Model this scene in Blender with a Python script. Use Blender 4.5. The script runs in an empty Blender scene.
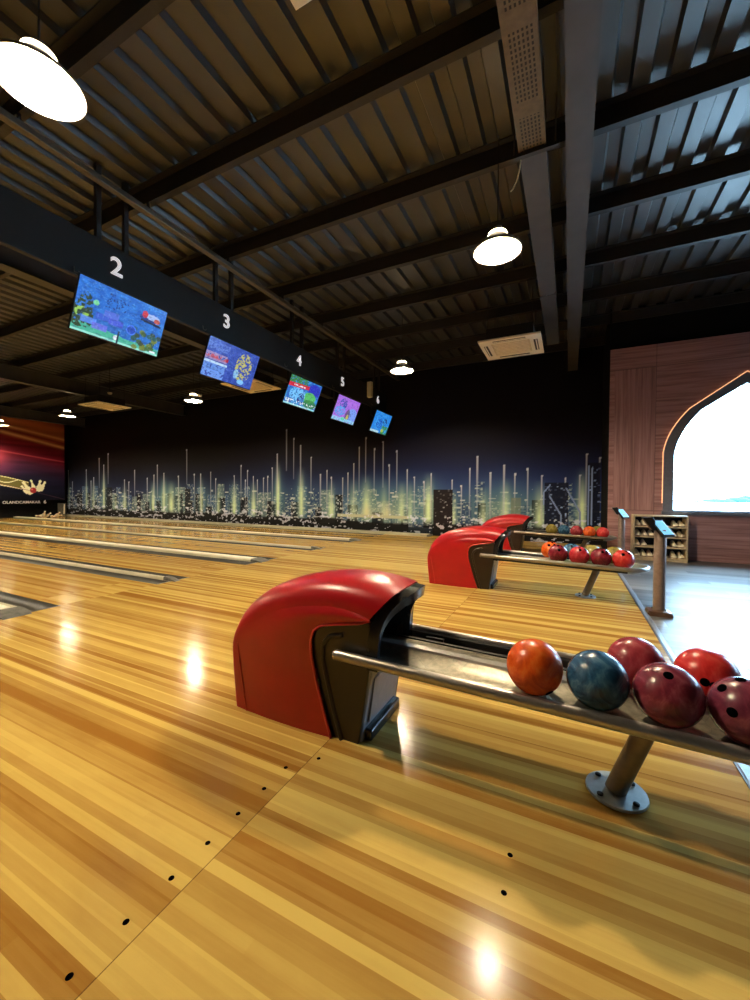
import bpy, bmesh, math, random
import numpy as np
from math import sin, cos, pi, radians, sqrt, hypot, atan2
from mathutils import Vector, Matrix

C = bpy.context.scene.collection
random.seed(7)
RNG = np.random.default_rng(11)

# ------------------------------------------------------------------ helpers
def lin(r, g, b):
    f = lambda c: c / 12.92 if c <= .04045 else ((c + .055) / 1.055) ** 2.4
    return (f(r / 255), f(g / 255), f(b / 255), 1)

class MB:
    """collects shapes into one mesh"""
    def __init__(s): s.v, s.f = [], []
    def add(s, vs, fs):
        n = len(s.v); s.v += [tuple(v) for v in vs]; s.f += [tuple(i + n for i in f) for f in fs]; return s
    def box(s, x0, x1, y0, y1, z0, z1):
        return s.add([(x, y, z) for z in (z0, z1) for y in (y0, y1) for x in (x0, x1)],
                     [(0, 2, 3, 1), (4, 5, 7, 6), (0, 1, 5, 4), (2, 6, 7, 3), (0, 4, 6, 2), (1, 3, 7, 5)])
    def grid(s, rows, closed=False, flip=False):
        n, m = len(rows), len(rows[0]); fs = []
        for i in range(n - 1):
            for j in range(m if closed else m - 1):
                k = (j + 1) % m
                q = (i * m + j, i * m + k, (i + 1) * m + k, (i + 1) * m + j)
                fs.append(q[::-1] if flip else q)
        return s.add([p for r in rows for p in r], fs)
    def tube(s, pts, r, n=14, caps=True):
        pts = [Vector(p) for p in pts]; rows = []
        rr = r if isinstance(r, (list, tuple)) else [r] * len(pts)
        up = None
        for i, p in enumerate(pts):
            t = (pts[min(i + 1, len(pts) - 1)] - pts[max(i - 1, 0)]).normalized()
            if up is None:
                up = Vector((0, 0, 1)) if abs(t.z) < .9 else Vector((1, 0, 0))
            a = t.cross(up).normalized(); b = a.cross(t).normalized(); up = b
            rows.append([tuple(p + (a * cos(2 * pi * k / n) + b * sin(2 * pi * k / n)) * rr[i]) for k in range(n)])
        base = len(s.v)
        s.grid(rows, closed=True)
        if caps:
            s.f.append(tuple(base + k for k in range(n))[::-1])
            e = base + (len(pts) - 1) * n
            s.f.append(tuple(e + k for k in range(n)))
        return s
    def lathe(s, prof, n=28, cx=0, cy=0, caps=True):
        """prof: (radius, z) from bottom to top"""
        rows = [[(cx + r * cos(2 * pi * k / n), cy + r * sin(2 * pi * k / n), z) for k in range(n)] for r, z in prof]
        base = len(s.v)
        s.grid(rows, closed=True)
        if caps and prof[0][0] > 1e-6: s.f.append(tuple(base + k for k in range(n))[::-1])
        if caps and prof[-1][0] > 1e-6: s.f.append(tuple(base + (len(prof) - 1) * n + k for k in range(n)))
        return s
    def prism(s, poly, lo, hi, axis='y'):
        """poly: 2D points; extruded along axis between lo and hi"""
        P = {'y': lambda a, b, t: (a, t, b), 'x': lambda a, b, t: (t, a, b), 'z': lambda a, b, t: (a, b, t)}[axis]
        n = len(poly); b = len(s.v)
        s.v += [P(a, c, lo) for a, c in poly] + [P(a, c, hi) for a, c in poly]
        s.f.append(tuple(b + i for i in range(n))); s.f.append(tuple(b + n + i for i in range(n))[::-1])
        for i in range(n):
            j = (i + 1) % n; s.f.append((b + j, b + i, b + n + i, b + n + j))
        return s
    def sphere(s, c, r, nu=32, nv=20, sq=(1, 1, 1)):
        rows = []
        for i in range(nv + 1):
            t = pi * i / nv - pi / 2
            rows.append([(c[0] + sq[0] * r * cos(t) * cos(2 * pi * k / nu), c[1] + sq[1] * r * cos(t) * sin(2 * pi * k / nu), c[2] + sq[2] * r * sin(t)) for k in range(nu)])
        return s.grid(rows, closed=True)
    def xf(s, m):
        s.v = [tuple(m @ Vector(v)) for v in s.v]; return s
    def build(s, name, mat, parent=None, smooth=40, bevel=0, seg=2, fix=True):
        me = bpy.data.meshes.new(name); me.from_pydata(s.v, [], s.f); me.update()
        bm = bmesh.new(); bm.from_mesh(me)
        bmesh.ops.remove_doubles(bm, verts=bm.verts, dist=1e-5)
        if fix: bmesh.ops.recalc_face_normals(bm, faces=bm.faces)
        bm.to_mesh(me); bm.free()
        if smooth:
            me.polygons.foreach_set('use_smooth', [True] * len(me.polygons))
            me.set_sharp_from_angle(angle=radians(smooth))
        me.materials.append(mat)
        o = bpy.data.objects.new(name, me); C.objects.link(o)
        if parent: o.parent = parent
        if bevel:
            b = o.modifiers.new('bevel', 'BEVEL'); b.width = bevel; b.segments = seg; b.limit_method = 'ANGLE'; b.angle_limit = radians(35)
            b.harden_normals = False
        return o

def empty(name, loc, rz=0):
    o = bpy.data.objects.new(name, None); o.empty_display_size = .1
    C.objects.link(o); o.location = loc; o.rotation_euler = (0, 0, rz); return o
def tag(o, label, cat, group=None):
    o['label'] = label; o['category'] = cat
    if group: o['group'] = group
    return o
def struct(o): o['kind'] = 'structure'; return o
def dup(root, loc=None):
    r = root.copy(); C.objects.link(r)
    if loc is not None: r.location = loc
    for ch in list(root.children):
        c = ch.copy(); C.objects.link(c); c.parent = r
        for g in list(ch.children):
            d = g.copy(); C.objects.link(d); d.parent = c
    return r

# ---- materials
class NT:
    def __init__(s, name):
        s.m = bpy.data.materials.new(name); s.m.use_nodes = True; s.t = s.m.node_tree; s.n = s.t.nodes
        s.p = s.n['Principled BSDF']; s.out = s.n['Material Output']
    def new(s, typ, **kw):
        n = s.n.new(typ)
        for k, v in kw.items(): setattr(n, k, v)
        return n
    def put(s, sock, v):
        if hasattr(v, 'links'): s.t.links.new(v, sock)
        else: sock.default_value = v
    def math(s, op, a, b=0, c=None):
        n = s.new('ShaderNodeMath', operation=op); s.put(n.inputs[0], a); s.put(n.inputs[1], b)
        if c is not None: s.put(n.inputs[2], c)
        return n.outputs[0]
    def mix(s, f, a, b, blend='MIX'):
        n = s.new('ShaderNodeMix', data_type='RGBA', blend_type=blend)
        s.put(n.inputs[0], f); s.put(n.inputs[6], a); s.put(n.inputs[7], b); return n.outputs[2]
    def pos(s):
        g = s.new('ShaderNodeNewGeometry'); x = s.new('ShaderNodeSeparateXYZ'); s.t.links.new(g.outputs['Position'], x.inputs[0])
        return x.outputs
    def obj(s):
        g = s.new('ShaderNodeTexCoord'); return g.outputs['Object']
    def comb(s, x, y, z):
        n = s.new('ShaderNodeCombineXYZ'); s.put(n.inputs[0], x); s.put(n.inputs[1], y); s.put(n.inputs[2], z); return n.outputs[0]
    def noise(s, vec, scale=5, detail=3, rough=.5, dist=0):
        n = s.new('ShaderNodeTexNoise'); s.put(n.inputs['Vector'], vec); n.inputs['Scale'].default_value = scale
        n.inputs['Detail'].default_value = detail; n.inputs['Roughness'].default_value = rough; n.inputs['Distortion'].default_value = dist
        return n.outputs[0]
    def white(s, vec):
        n = s.new('ShaderNodeTexWhiteNoise', noise_dimensions='3D'); s.put(n.inputs['Vector'], vec); return n.outputs[0]
    def ramp(s, f, stops):
        n = s.new('ShaderNodeValToRGB'); s.put(n.inputs[0], f); e = n.color_ramp.elements
        while len(e) < len(stops): e.new(.5)
        for el, (p, c) in zip(e, stops): el.position = p; el.color = c
        return n.outputs[0]
    def bump(s, h, strength=.2, dist=.01):
        n = s.new('ShaderNodeBump'); s.put(n.inputs['Height'], h); n.inputs['Strength'].default_value = strength; n.inputs['Distance'].default_value = dist
        s.t.links.new(n.outputs[0], s.p.inputs['Normal'])
    def set(s, **kw):
        names = dict(color='Base Color', rough='Roughness', metal='Metallic', spec='Specular IOR Level', coat='Coat Weight', coatr='Coat Roughness', emit='Emission Color', es='Emission Strength')
        for k, v in kw.items(): s.put(s.p.inputs[names[k]], v)
        return s.m

def plain(name, col, rough=.5, metal=0, spec=.5, var=.12, scale=30, coat=0):
    """a surface of one colour with faint mottling"""
    t = NT(name); n = t.noise(t.obj(), scale, 4)
    dark = tuple(c * (1 - var) for c in col[:3]) + (1,); light = tuple(min(1, c * (1 + var)) for c in col[:3]) + (1,)
    return t.set(color=t.ramp(n, [(.3, dark), (.7, light)]), rough=rough, metal=metal, spec=spec, coat=coat)

def glow(name, col, strength):
    t = NT(name); return t.set(color=col, emit=col, es=strength, rough=.5)

def wood_boards(name, panel, x0, seam_w, rough, dark, light, bw=.0272, spec=.1):
    """narrow boards running along X in panels of the given length, thin joints between panels"""
    t = NT(name); x, y, z = t.pos()
    pi_ = t.math('FLOOR', t.math('DIVIDE', t.math('SUBTRACT', x, x0), panel))
    b1 = t.math('FLOOR', t.math('DIVIDE', y, bw)); b2 = t.math('FLOOR', t.math('DIVIDE', t.math('ADD', y, .011), bw * 1.5))
    w1 = t.white(t.comb(b1, pi_, 1.5)); w2 = t.white(t.comb(b2, pi_, 7.5))
    # boards are cut to length along the run
    seg = t.math('FLOOR', t.math('ADD', t.math('MULTIPLY', x, .55), t.math('MULTIPLY', w1, 9)))
    w3 = t.white(t.comb(b1, seg, 3.5))
    tone = t.math('ADD', t.math('ADD', t.math('MULTIPLY', w1, .62), t.math('MULTIPLY', w2, .32)), t.math('MULTIPLY', w3, .06))
    grain = t.noise(t.comb(t.math('MULTIPLY', x, 2.2), t.math('MULTIPLY', y, 60), w2), 1, 5, .6, .3)
    cloud = t.noise(t.comb(t.math('MULTIPLY', x, 3), t.math('MULTIPLY', y, 11), w2), 1, 3, .55, .4)
    tone = t.math('ADD', tone, t.math('MULTIPLY', t.math('SUBTRACT', grain, .5), .25))
    tone = t.math('ADD', tone, t.math('MULTIPLY', t.math('SUBTRACT', cloud, .5), .3))
    mid = tuple((a + b) / 2 for a, b in zip(dark, light))
    col = t.ramp(tone, [(.12, dark), (.5, mid), (.85, light)])
    if seam_w:
        fx = t.math('ABSOLUTE', t.math('SUBTRACT', t.math('FRACT', t.math('ADD', t.math('DIVIDE', t.math('SUBTRACT', x, x0), panel), .5)), .5))
        sx = t.math('LESS_THAN', fx, seam_w / panel)
        fy = t.math('ABSOLUTE', t.math('SUBTRACT', t.math('FRACT', t.math('ADD', t.math('DIVIDE', t.math('SUBTRACT', y, 1.935), 1.635), .5)), .5))
        sy = t.math('LESS_THAN', fy, .0011 / 1.635)
        col = t.mix(t.math('MULTIPLY', t.math('MAXIMUM', sx, sy), .7), col, (.05, .025, .01, 1))
    rr = t.math('ADD', t.math('MULTIPLY', cloud, .08), rough)
    t.bump(grain, .02, .002)
    return t.set(color=col, rough=rr, spec=spec)

M = {}
M['approach'] = wood_boards('approach_boards', 3.58, -.985, .0016, .12, lin(152, 106, 44), lin(208, 176, 96), .038, .07)
M['lane'] = wood_boards('lane_boards', 40, -45, 0, .10, lin(176, 128, 56), lin(222, 186, 102), .038, .3)

def lounge_floor():
    t = NT('lounge_planks'); x, y, z = t.pos()
    b = t.math('FLOOR', t.math('DIVIDE', y, .19)); w = t.white(t.comb(b, 1.5, 2.5))
    s = t.math('FLOOR', t.math('ADD', t.math('DIVIDE', x, 1.25), t.math('MULTIPLY', w, 5))); w2 = t.white(t.comb(b, s, .5))
    g = t.noise(t.comb(t.math('MULTIPLY', x, 1.6), t.math('MULTIPLY', y, 26), w2), 1, 5, .6, .6)
    tone = t.math('ADD', t.math('MULTIPLY', w2, .4), t.math('MULTIPLY', g, .6))
    col = t.ramp(tone, [(.25, lin(72, 70, 70)), (.5, lin(112, 109, 106)), (.75, lin(142, 139, 134))])
    fy = t.math('FRACT', t.math('DIVIDE', y, .19)); j = t.math('LESS_THAN', fy, .022)
    fx = t.math('FRACT', t.math('ADD', t.math('DIVIDE', x, 1.25), t.math('MULTIPLY', w, 5))); j2 = t.math('LESS_THAN', fx, .004)
    col = t.mix(t.math('MULTIPLY', t.math('MAXIMUM', j, j2), .75), col, (.03, .03, .03, 1))
    return t.set(color=col, rough=t.math('ADD', .3, t.math('MULTIPLY', g, .12)), spec=.2)
M['lounge'] = lounge_floor()

def wood_wall():
    t = NT('reddish_panelling'); x, y, z = t.pos()
    gh = t.noise(t.comb(t.math('MULTIPLY', x, .9), 3.1, t.math('MULTIPLY', z, 22)), 1, 5, .62, .5)
    gv = t.noise(t.comb(t.math('MULTIPLY', x, 24), 1.7, t.math('MULTIPLY', z, .8)), 1, 5, .62, .5)
    m = t.math('MULTIPLY', t.math('LESS_THAN', x, 1.38), t.math('MULTIPLY', t.math('LESS_THAN', z, 3.46), t.math('GREATER_THAN', z, .86)))
    m = t.math('MULTIPLY', m, t.math('GREATER_THAN', x, .74))
    g = t.math('ADD', t.math('MULTIPLY', gv, m), t.math('MULTIPLY', gh, t.math('SUBTRACT', 1, m)))
    col = t.ramp(g, [(.3, lin(130, 94, 94)), (.5, lin(172, 128, 128)), (.72, lin(194, 154, 152))])
    def at(v, p, w): return t.math('LESS_THAN', t.math('ABSOLUTE', t.math('SUBTRACT', v, p)), w)
    j = t.math('MAXIMUM', t.math('MAXIMUM', at(x, 1.38, .006), at(z, 3.46, .008)), at(z, .86, .008))
    col = t.mix(t.math('MULTIPLY', j, .45), col, (.04, .02, .02, 1))
    return t.set(color=col, rough=.42)
M['panelling'] = wood_wall()

def deck_mat():
    t = NT('dark_deck_sheet'); n = t.noise(t.obj(), 3, 5)
    return t.set(color=t.ramp(n, [(.3, lin(46, 46, 46)), (.7, lin(56, 56, 56))]), rough=.4, metal=.0, spec=.9)
M['deck'] = deck_mat()
M['steel'] = plain('black_painted_steel', lin(40, 39, 40), .5, 0, .4)
M['beam'] = plain('grey_painted_beam', lin(66, 65, 66), .45, 0, .5, .15, 4)
M['black'] = plain('matt_black_paint', lin(26, 25, 25), .6)
M['boardblack'] = plain('black_header_paint', lin(29, 26, 23), .55)
M['wallblack'] = plain('black_wall_paint', lin(14, 14, 15), .8, 0, .15)
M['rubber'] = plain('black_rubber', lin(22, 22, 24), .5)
M['gutter'] = plain('grey_gutter_plastic', lin(66, 64, 60), .35, 0, .5, .15, 6)
M['cap'] = plain('cream_cap_plastic', lin(196, 188, 160), .3, 0, .5, .06, 5)
M['endcap'] = plain('dark_grey_end_rubber', lin(98, 96, 88), .55, 0, .4, .35, 18)
M['red'] = plain('red_moulded_shell', lin(178, 22, 32), .3, 0, .5, .07, 8, .15)
M['redbead'] = plain('red_shell_edge', lin(196, 40, 46), .35)
M['cheek'] = plain('brown_black_plastic', lin(40, 34, 28), .32, 0, .5, .1, 8)
M['collar'] = plain('black_collar_plastic', lin(34, 33, 35), .22)
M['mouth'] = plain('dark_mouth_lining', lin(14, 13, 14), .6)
M['greypanel'] = plain('grey_front_panel', lin(118, 116, 120), .3)
M['rail'] = plain('brushed_rail_metal', lin(168, 163, 156), .33, .85, .5, .02, 8)
M['chrome'] = plain('bright_rail_metal', lin(205, 200, 190), .2, .9, .5, .05, 40)
M['leg'] = plain('grey_leg_metal', lin(128, 120, 108), .35, .8)
M['plate'] = plain('pale_foot_plate_metal', lin(176, 184, 184), .35, .6)
def tray_mat():
    t = NT('worn_tray_metal'); o = t.obj(); v = t.new('ShaderNodeTexVoronoi', feature='DISTANCE_TO_EDGE'); t.put(v.inputs['Vector'], o); v.inputs['Scale'].default_value = 11
    ln = t.math('LESS_THAN', v.outputs[0], .015); n = t.noise(o, 40, 4)
    col = t.ramp(n, [(.3, lin(118, 112, 94)), (.7, lin(150, 143, 122))])
    return t.set(color=t.mix(t.math('MULTIPLY', ln, .35), col, lin(90, 84, 70)), rough=.36, metal=.45)
M['tray'] = tray_mat()
M['trim'] = plain('grey_edge_trim', lin(132, 138, 146), .35, .5)
M['trimdark'] = plain('dark_edge_trim', lin(40, 42, 46), .4, .3)
M['white'] = plain('white_plastic', lin(250, 242, 222), .45, 0, .5, .03)
M['slot'] = plain('dark_slot', lin(60, 52, 42), .6)
M['grille'] = plain('beige_grille', lin(222, 208, 178), .6)
M['shade'] = plain('lamp_shade_enamel', lin(120, 112, 92), .4)
M['lampneck'] = glow('lit_lamp_neck', (1, .80, .5, 1), 12)
M['reflector'] = plain('white_reflector', (.16, .15, .135, 1), .6, 0, .3, .01)
M['led_bulb'] = glow('led_bulb', (1, .82, .55, 1), 4400)
M['numeral'] = glow('emissive_white_numeral', lin(236, 232, 234), .62)  # mild emission added so the numerals read white
M['letter'] = plain('white_lettering', lin(236, 232, 230), .5, 0, .5, .02)
M['bezel'] = plain('black_bezel', lin(18, 18, 20), .3)
M['post'] = plain('brown_grey_post_paint', lin(156, 138, 130), .35, .5)
M['postbase'] = plain('bronze_post_base', lin(128, 98, 80), .3, .6)
M['tablet'] = glow('pale_blue_tablet_screen', lin(120, 190, 225), .8)  # screen glow, with the window's pale reflection put into its colour
M['shelfwood'] = plain('cream_shelf_board', lin(196, 178, 146), .5)
M['shelfback'] = plain('dark_shelf_back', lin(42, 40, 44), .6)
M['shoe'] = plain('cream_shoe_leather', lin(246, 236, 214), .45, 0, .5, .08, 60)
M['sole'] = plain('brown_shoe_sole', lin(110, 84, 62), .6)
M['led'] = glow('orange_led', (1, .50, .24, 1), 1.6)
M['frame'] = plain('dark_window_trim', lin(112, 114, 128), .4)
M['pin'] = plain('white_pin_lacquer', lin(236, 228, 204), .25, 0, .5, .02, 30, .5)
M['pipe'] = plain('dark_conduit_metal', lin(96, 88, 76), .4, .4)
M['outground'] = plain('pale_outdoor_ground', lin(236, 236, 232), .9)
M['outhill'] = plain('hazy_green_slope', lin(40, 66, 66), .9, 0, .1, .5, .4)

def glass():
    t = NT('window_glass'); tr = t.new('ShaderNodeBsdfTransparent'); gl = t.new('ShaderNodeBsdfGlossy'); gl.inputs['Roughness'].default_value = .03
    mx = t.new('ShaderNodeMixShader'); mx.inputs[0].default_value = .06
    t.t.links.new(tr.outputs[0], mx.inputs[1]); t.t.links.new(gl.outputs[0], mx.inputs[2]); t.t.links.new(mx.outputs[0], t.out.inputs[0]); return t.m
M['glass'] = glass()

def tray_perf():
    """punched cable tray: rows of small dark holes on the near length, plain further on"""
    t = NT('punched_tray_metal'); x, y, z = t.pos()
    fx = t.math('FRACT', t.math('DIVIDE', x, .026)); fy = t.math('FRACT', t.math('DIVIDE', y, .036))
    a = t.math('LESS_THAN', t.math('ABSOLUTE', t.math('SUBTRACT', fx, .5)), .24); b = t.math('LESS_THAN', t.math('ABSOLUTE', t.math('SUBTRACT', fy, .5)), .3)
    inn = t.math('LESS_THAN', t.math('ABSOLUTE', t.math('SUBTRACT', x, -.315)), .08)
    blk = t.math('GREATER_THAN', t.math('FRACT', t.math('DIVIDE', y, .62)), .2)
    f = t.math('MULTIPLY', t.math('MULTIPLY', a, b), t.math('MULTIPLY', inn, blk))
    n = t.noise(t.obj(), 20, 3)
    return t.set(color=t.mix(f, t.ramp(n, [(.3, lin(92, 80, 62)), (.7, lin(108, 94, 72))]), lin(30, 26, 20)), rough=.45, metal=.3)
M['perf'] = tray_perf()

def ball_mat(name, a, b, c):
    t = NT(name); o = t.obj(); n = t.noise(o, 13, 4, .55, 1.6)
    return t.set(color=t.ramp(n, [(.28, a), (.5, b), (.72, c)]), rough=.27, spec=.5)
BM = {
    'orange': ball_mat('orange_marble', lin(196, 62, 16), lin(226, 92, 24), lin(232, 124, 48)),
    'blue': ball_mat('blue_marble', lin(22, 46, 74), lin(44, 88, 124), lin(90, 134, 160)),
    'purple': ball_mat('purple_marble', lin(92, 30, 46), lin(124, 44, 62), lin(160, 84, 98)),
    'plum': ball_mat('plum_marble', lin(84, 30, 50), lin(112, 44, 66), lin(140, 70, 90)),
    'magenta': ball_mat('raspberry_marble', lin(132, 36, 50), lin(160, 54, 66), lin(180, 84, 90)),
    'red': ball_mat('red_marble', lin(186, 34, 36), lin(210, 50, 48), lin(222, 88, 76)),
    'crimson': ball_mat('crimson_marble', lin(150, 24, 36), lin(182, 40, 52), lin(204, 82, 86)),
    'maroon': ball_mat('maroon_marble', lin(92, 12, 26), lin(122, 24, 40), lin(150, 48, 62)),
    'olive': ball_mat('olive_marble', lin(104, 96, 40), lin(140, 128, 60), lin(164, 152, 90)),
}
M['hole'] = plain('black_finger_hole', lin(4, 3, 4), .9, 0, 0)

# ------------------------------------------------------------------ art painted as vertex colours of flat prints and screens
def to_lin(a): return np.where(a <= .04045, a / 12.92, ((a + .055) / 1.055) ** 2.4)
def vnoise(shape, cell, seed):
    r = np.random.default_rng(seed); h, w = shape; gh, gw = h // cell[0] + 3, w // cell[1] + 3
    g = r.random((gh, gw)); yy = np.arange(h) / cell[0]; xx = np.arange(w) / cell[1]
    yi = yy.astype(int); xi = xx.astype(int); fy = (yy - yi)[:, None]; fx = (xx - xi)[None, :]
    fy = fy * fy * (3 - 2 * fy); fx = fx * fx * (3 - 2 * fx)
    a = g[yi][:, xi]; b = g[yi][:, xi + 1]; c = g[yi + 1][:, xi]; d = g[yi + 1][:, xi + 1]
    return (a * (1 - fx) + b * fx) * (1 - fy) + (c * (1 - fx) + d * fx) * fy
def paint_mesh(name, verts, img, mat, parent=None):
    """verts (h,w,3), img (h,w,3) display colours; one flat sheet with its print"""
    h, w = img.shape[:2]
    i = np.arange(h * w).reshape(h, w)
    f = np.stack([i[:-1, :-1], i[:-1, 1:], i[1:, 1:], i[1:, :-1]], -1).reshape(-1, 4)
    me = bpy.data.meshes.new(name); me.from_pydata(verts.reshape(-1, 3).tolist(), [], f.tolist()); me.update()
    at = me.color_attributes.new('art', 'FLOAT_COLOR', 'POINT')
    col = np.ones((h * w, 4), np.float32); col[:, :3] = to_lin(np.clip(img, 0, 1)).reshape(-1, 3)
    at.data.foreach_set('color', col.ravel()); me.materials.append(mat)
    o = bpy.data.objects.new(name, me); C.objects.link(o)
    if parent: o.parent = parent
    return o
def art_mat(name, rough, emit=0):
    t = NT(name); a = t.new('ShaderNodeAttribute'); a.attribute_name = 'art'
    if emit:
        return t.set(color=(.01, .01, .01, 1), emit=a.outputs['Color'], es=emit, rough=rough)
    return t.set(color=a.outputs['Color'], rough=rough, spec=.12)
M['print'] = art_mat('wall_print', .55)
M['screen'] = art_mat('lit_screen', .2, 1.0)

# ------------------------------------------------------------------ room dimensions
FOUL, EDGE, YB, YW, XL, XR, YF = -4.56, .65, 10.25, 8.65, -21.1, 10.4, -5.0
PITCH = 3.26; Y0 = 1.78
CEN = [Y0 + PITCH * i for i in range(3)]                       # ball returns and wide dividers
MID = [Y0 + PITCH * (i + .5) for i in (-1, 0, 1)]              # narrow dividers

# floors
struct(MB().box(XL - .3, XR + .3, YF - .3, YB + .3, -.3, -.14).build('floor_1', M['wallblack'], smooth=0))
appr = struct(MB().box(FOUL, EDGE, YF, YB, -.14, 0).build('floor_2', M['approach'], smooth=0))
struct(MB().box(EDGE + .05, XR, YF, YB, -.14, 0).build('floor_3', M['lounge'], smooth=0))
t = MB().prism([(EDGE + .006, -.1), (EDGE + .05, -.1), (EDGE + .05, .004), (EDGE + .044, .009), (EDGE + .012, .009), (EDGE + .006, .004)], YF, YB).build('trim_1', M['trim'], smooth=0)
struct(t)
struct(MB().box(EDGE, EDGE + .006, YF, YB, -.1, .006).build('trim_2', M['trimdark'], smooth=0))
for sx, ys in ((-1.045, (.505, .638, .772, .904, 1.036, 1.17, 1.301)), (-.955, (1.41,)), (-.152, (1.17, 1.303))):
    for y in ys:
        MB().lathe([(0, .0012), (.0075, .0012), (.0085, .0004), (.009, -.001)][::-1], 14, sx, y).build('screw', M['hole'], appr)

# walls
def back_wall():
    xs = np.concatenate([np.arange(XL, -14, .026), np.arange(-14, .66, .0165), [.66]])
    zs = np.concatenate([np.arange(0, 1.4, .0165), np.arange(1.4, 3.3, .03), np.arange(3.3, 4.7, .2), [4.7]])
    X, Z = np.meshgrid(xs, zs); h, w = X.shape
    def ramp(v, pts):
        p = [q[0] for q in pts]; return np.stack([np.interp(v, p, [q[1][k] / 255 for q in pts]) for k in range(3)], -1)
    right = ramp(Z, [(0, (14, 16, 20)), (.5, (34, 50, 78)), (1.2, (36, 50, 88)), (1.8, (24, 30, 56)), (2.4, (22, 21, 32)), (3.1, (17, 15, 19)), (4.6, (12, 11, 14))])
    left = ramp(Z, [(0, (12, 12, 11)), (.5, (28, 36, 48)), (1.1, (32, 40, 56)), (1.6, (22, 26, 38)), (2.3, (20, 17, 17)), (4.6, (15, 13, 12))])
    k = np.clip((X + 13) / 11, 0, 1)[..., None]
    img = left * (1 - k) + right * k
    def blob(x, z, sx, sz, col, a):
        nonlocal img
        g = (a * np.exp(-((X - x) / sx) ** 2 - ((Z - z) / sz) ** 2))[..., None]
        img = img * (1 - g) + np.array(col) / 255 * g
    # hazy glow of the city
    for x, a in ((-18.5, .25), (-14.2, .62), (-12.2, .4), (-10.3, .3), (-8.6, .32), (-7, .3), (-5.4, .5), (-4.6, .5), (-3.6, .5), (-1.9, .45), (-1.2, .45)):
        blob(x, .75, .75, .5, (150, 176, 120), a); blob(x, 1.0, .9, .6, (60, 100, 118), a * .7)
    # buildings, back to front, with lit windows
    r = np.random.default_rng(5)
    def building(x0, x1, top, col, a, win, wcol, base=.2):
        nonlocal img
        m = (X >= x0) & (X <= x1) & (Z <= top) & (Z >= base)
        img[m] = img[m] * (1 - a) + np.array(col) / 255 * a
        cell = (np.floor(X / .045).astype(np.int64) * 73856093) ^ (np.floor(Z / .037).astype(np.int64) * 19349663)
        hsh = ((cell * 2654435761) % 1000003) / 1000003.0; hs2 = ((cell * 40503 + 977) % 99991) / 99991.0
        lit = m & (hsh < win * 2) & ((Z / .037) % 1 > .25)
        al = (.2 + .8 * hs2[lit] ** 2)[:, None]
        img[lit] = img[lit] * (1 - al) + np.array(wcol) / 255 * al
    x = XL
    while x < .6:
        wd = r.uniform(.18, .5); tp = r.uniform(.75, 1.45); c = r.choice(3)
        building(x, min(x + wd, .62), tp, [(66, 92, 116), (40, 60, 84), (112, 130, 108)][c], .6, .24, (190, 196, 150)); x += wd * r.uniform(.7, 1.5)
    x = XL
    while x < .6:
        wd = r.uniform(.16, .42); tp = r.uniform(.5, 1.1)
        building(x, min(x + wd, .62), tp, (11, 12, 15), .9, .15, (236, 232, 200)); x += wd * r.uniform(1.2, 3.4)
    for x0, x1, tp in ((-14.05, -13.6, .9), (-13.05, -12.75, 1.25), (-9.05, -8.75, .85), (-18.2, -17.6, 1.3)):
        building(x0, x1, tp, (26, 28, 28), .85, .05, (210, 210, 170))
    for k in range(420):                                            # small lit roofs and signs across the town
        x0, z0 = r.uniform(XL, .6), r.uniform(.3, 1.15) ** 1.2; wd, hg = r.uniform(.05, .2), r.uniform(.012, .03)
        m = (np.abs(X - x0) < wd / 2) & (np.abs(Z - z0) < hg); a_ = r.uniform(.3, .9); img[m] = img[m] * (1 - a_) + np.array((220, 214, 176)) / 255 * a_
    # columns of light under each beam
    for x, sw, top, a in ((-20.95, .08, 1.9, .35), (-19.52, .08, 1.9, .6), (-18.98, .12, 1.7, .5), (-18.2, .1, 2.1, .65), (-17.37, .12, 1.1, .75), (-16.74, .14, 1.5, .65), (-14.9, .12, 1.6, .75), (-14.25, .12, 1.8, .9), (-13.82, .2, 1.6, .75), (-13.4, .1, 1.5, .45),
                          (-12.17, .1, 1.75, .6), (-11.3, .1, 1.5, .6), (-10.53, .12, 1.6, .85), (-9.64, .12, 1.55, .85), (-8.59, .1, 2.2, .75), (-7.65, .12, 2.0, .7), (-6.52, .12, 1.55, .75), (-5.75, .14, 1.6, .5), (-5.32, .14, 1.7, .7), (-4.75, .1, 1.6, .4), (-4.2, .12, 1.5, .75), (-3.95, .1, 1.5, .55),
                          (-3.42, .14, 1.75, .9), (-2.72, .08, 1.3, .7), (-1.96, .1, 1.35, .65), (-1.42, .12, 1.55, .75), (-1.22, .14, 1.0, .55), (-.63, .13, 1.5, .75), (.27, .11, 1.8, .85)):
        fade = np.clip((top - Z) / .9, 0, 1) * np.clip((Z - .25) / .2, 0, 1)
        for s, q, cc in ((sw * 2.1, .55, (96, 140, 118)), (sw * .85, .95, (222, 230, 152))):
            g = (min(1, a * 1.25) * q * np.exp(-((X - x) / s) ** 2) * fade)[..., None]
            img = img * (1 - g) + np.array(cc) / 255 * g
    for x in (-5.3, -4.65):                                         # two bright bursts low in the town
        g = (.9 * np.exp(-np.abs(X - x) / (.1 + .32 * np.clip(.9 - Z, 0, 1))) * np.clip((.95 - Z) / .35, 0, 1) * (Z > .42))[..., None]
        img = img * (1 - g) + np.array((214, 206, 140)) / 255 * g
    m = (X > -6.3) & (X < -4.0) & (Z > .42) & (Z < .5); img[m] = np.array((190, 186, 130)) / 255
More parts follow.
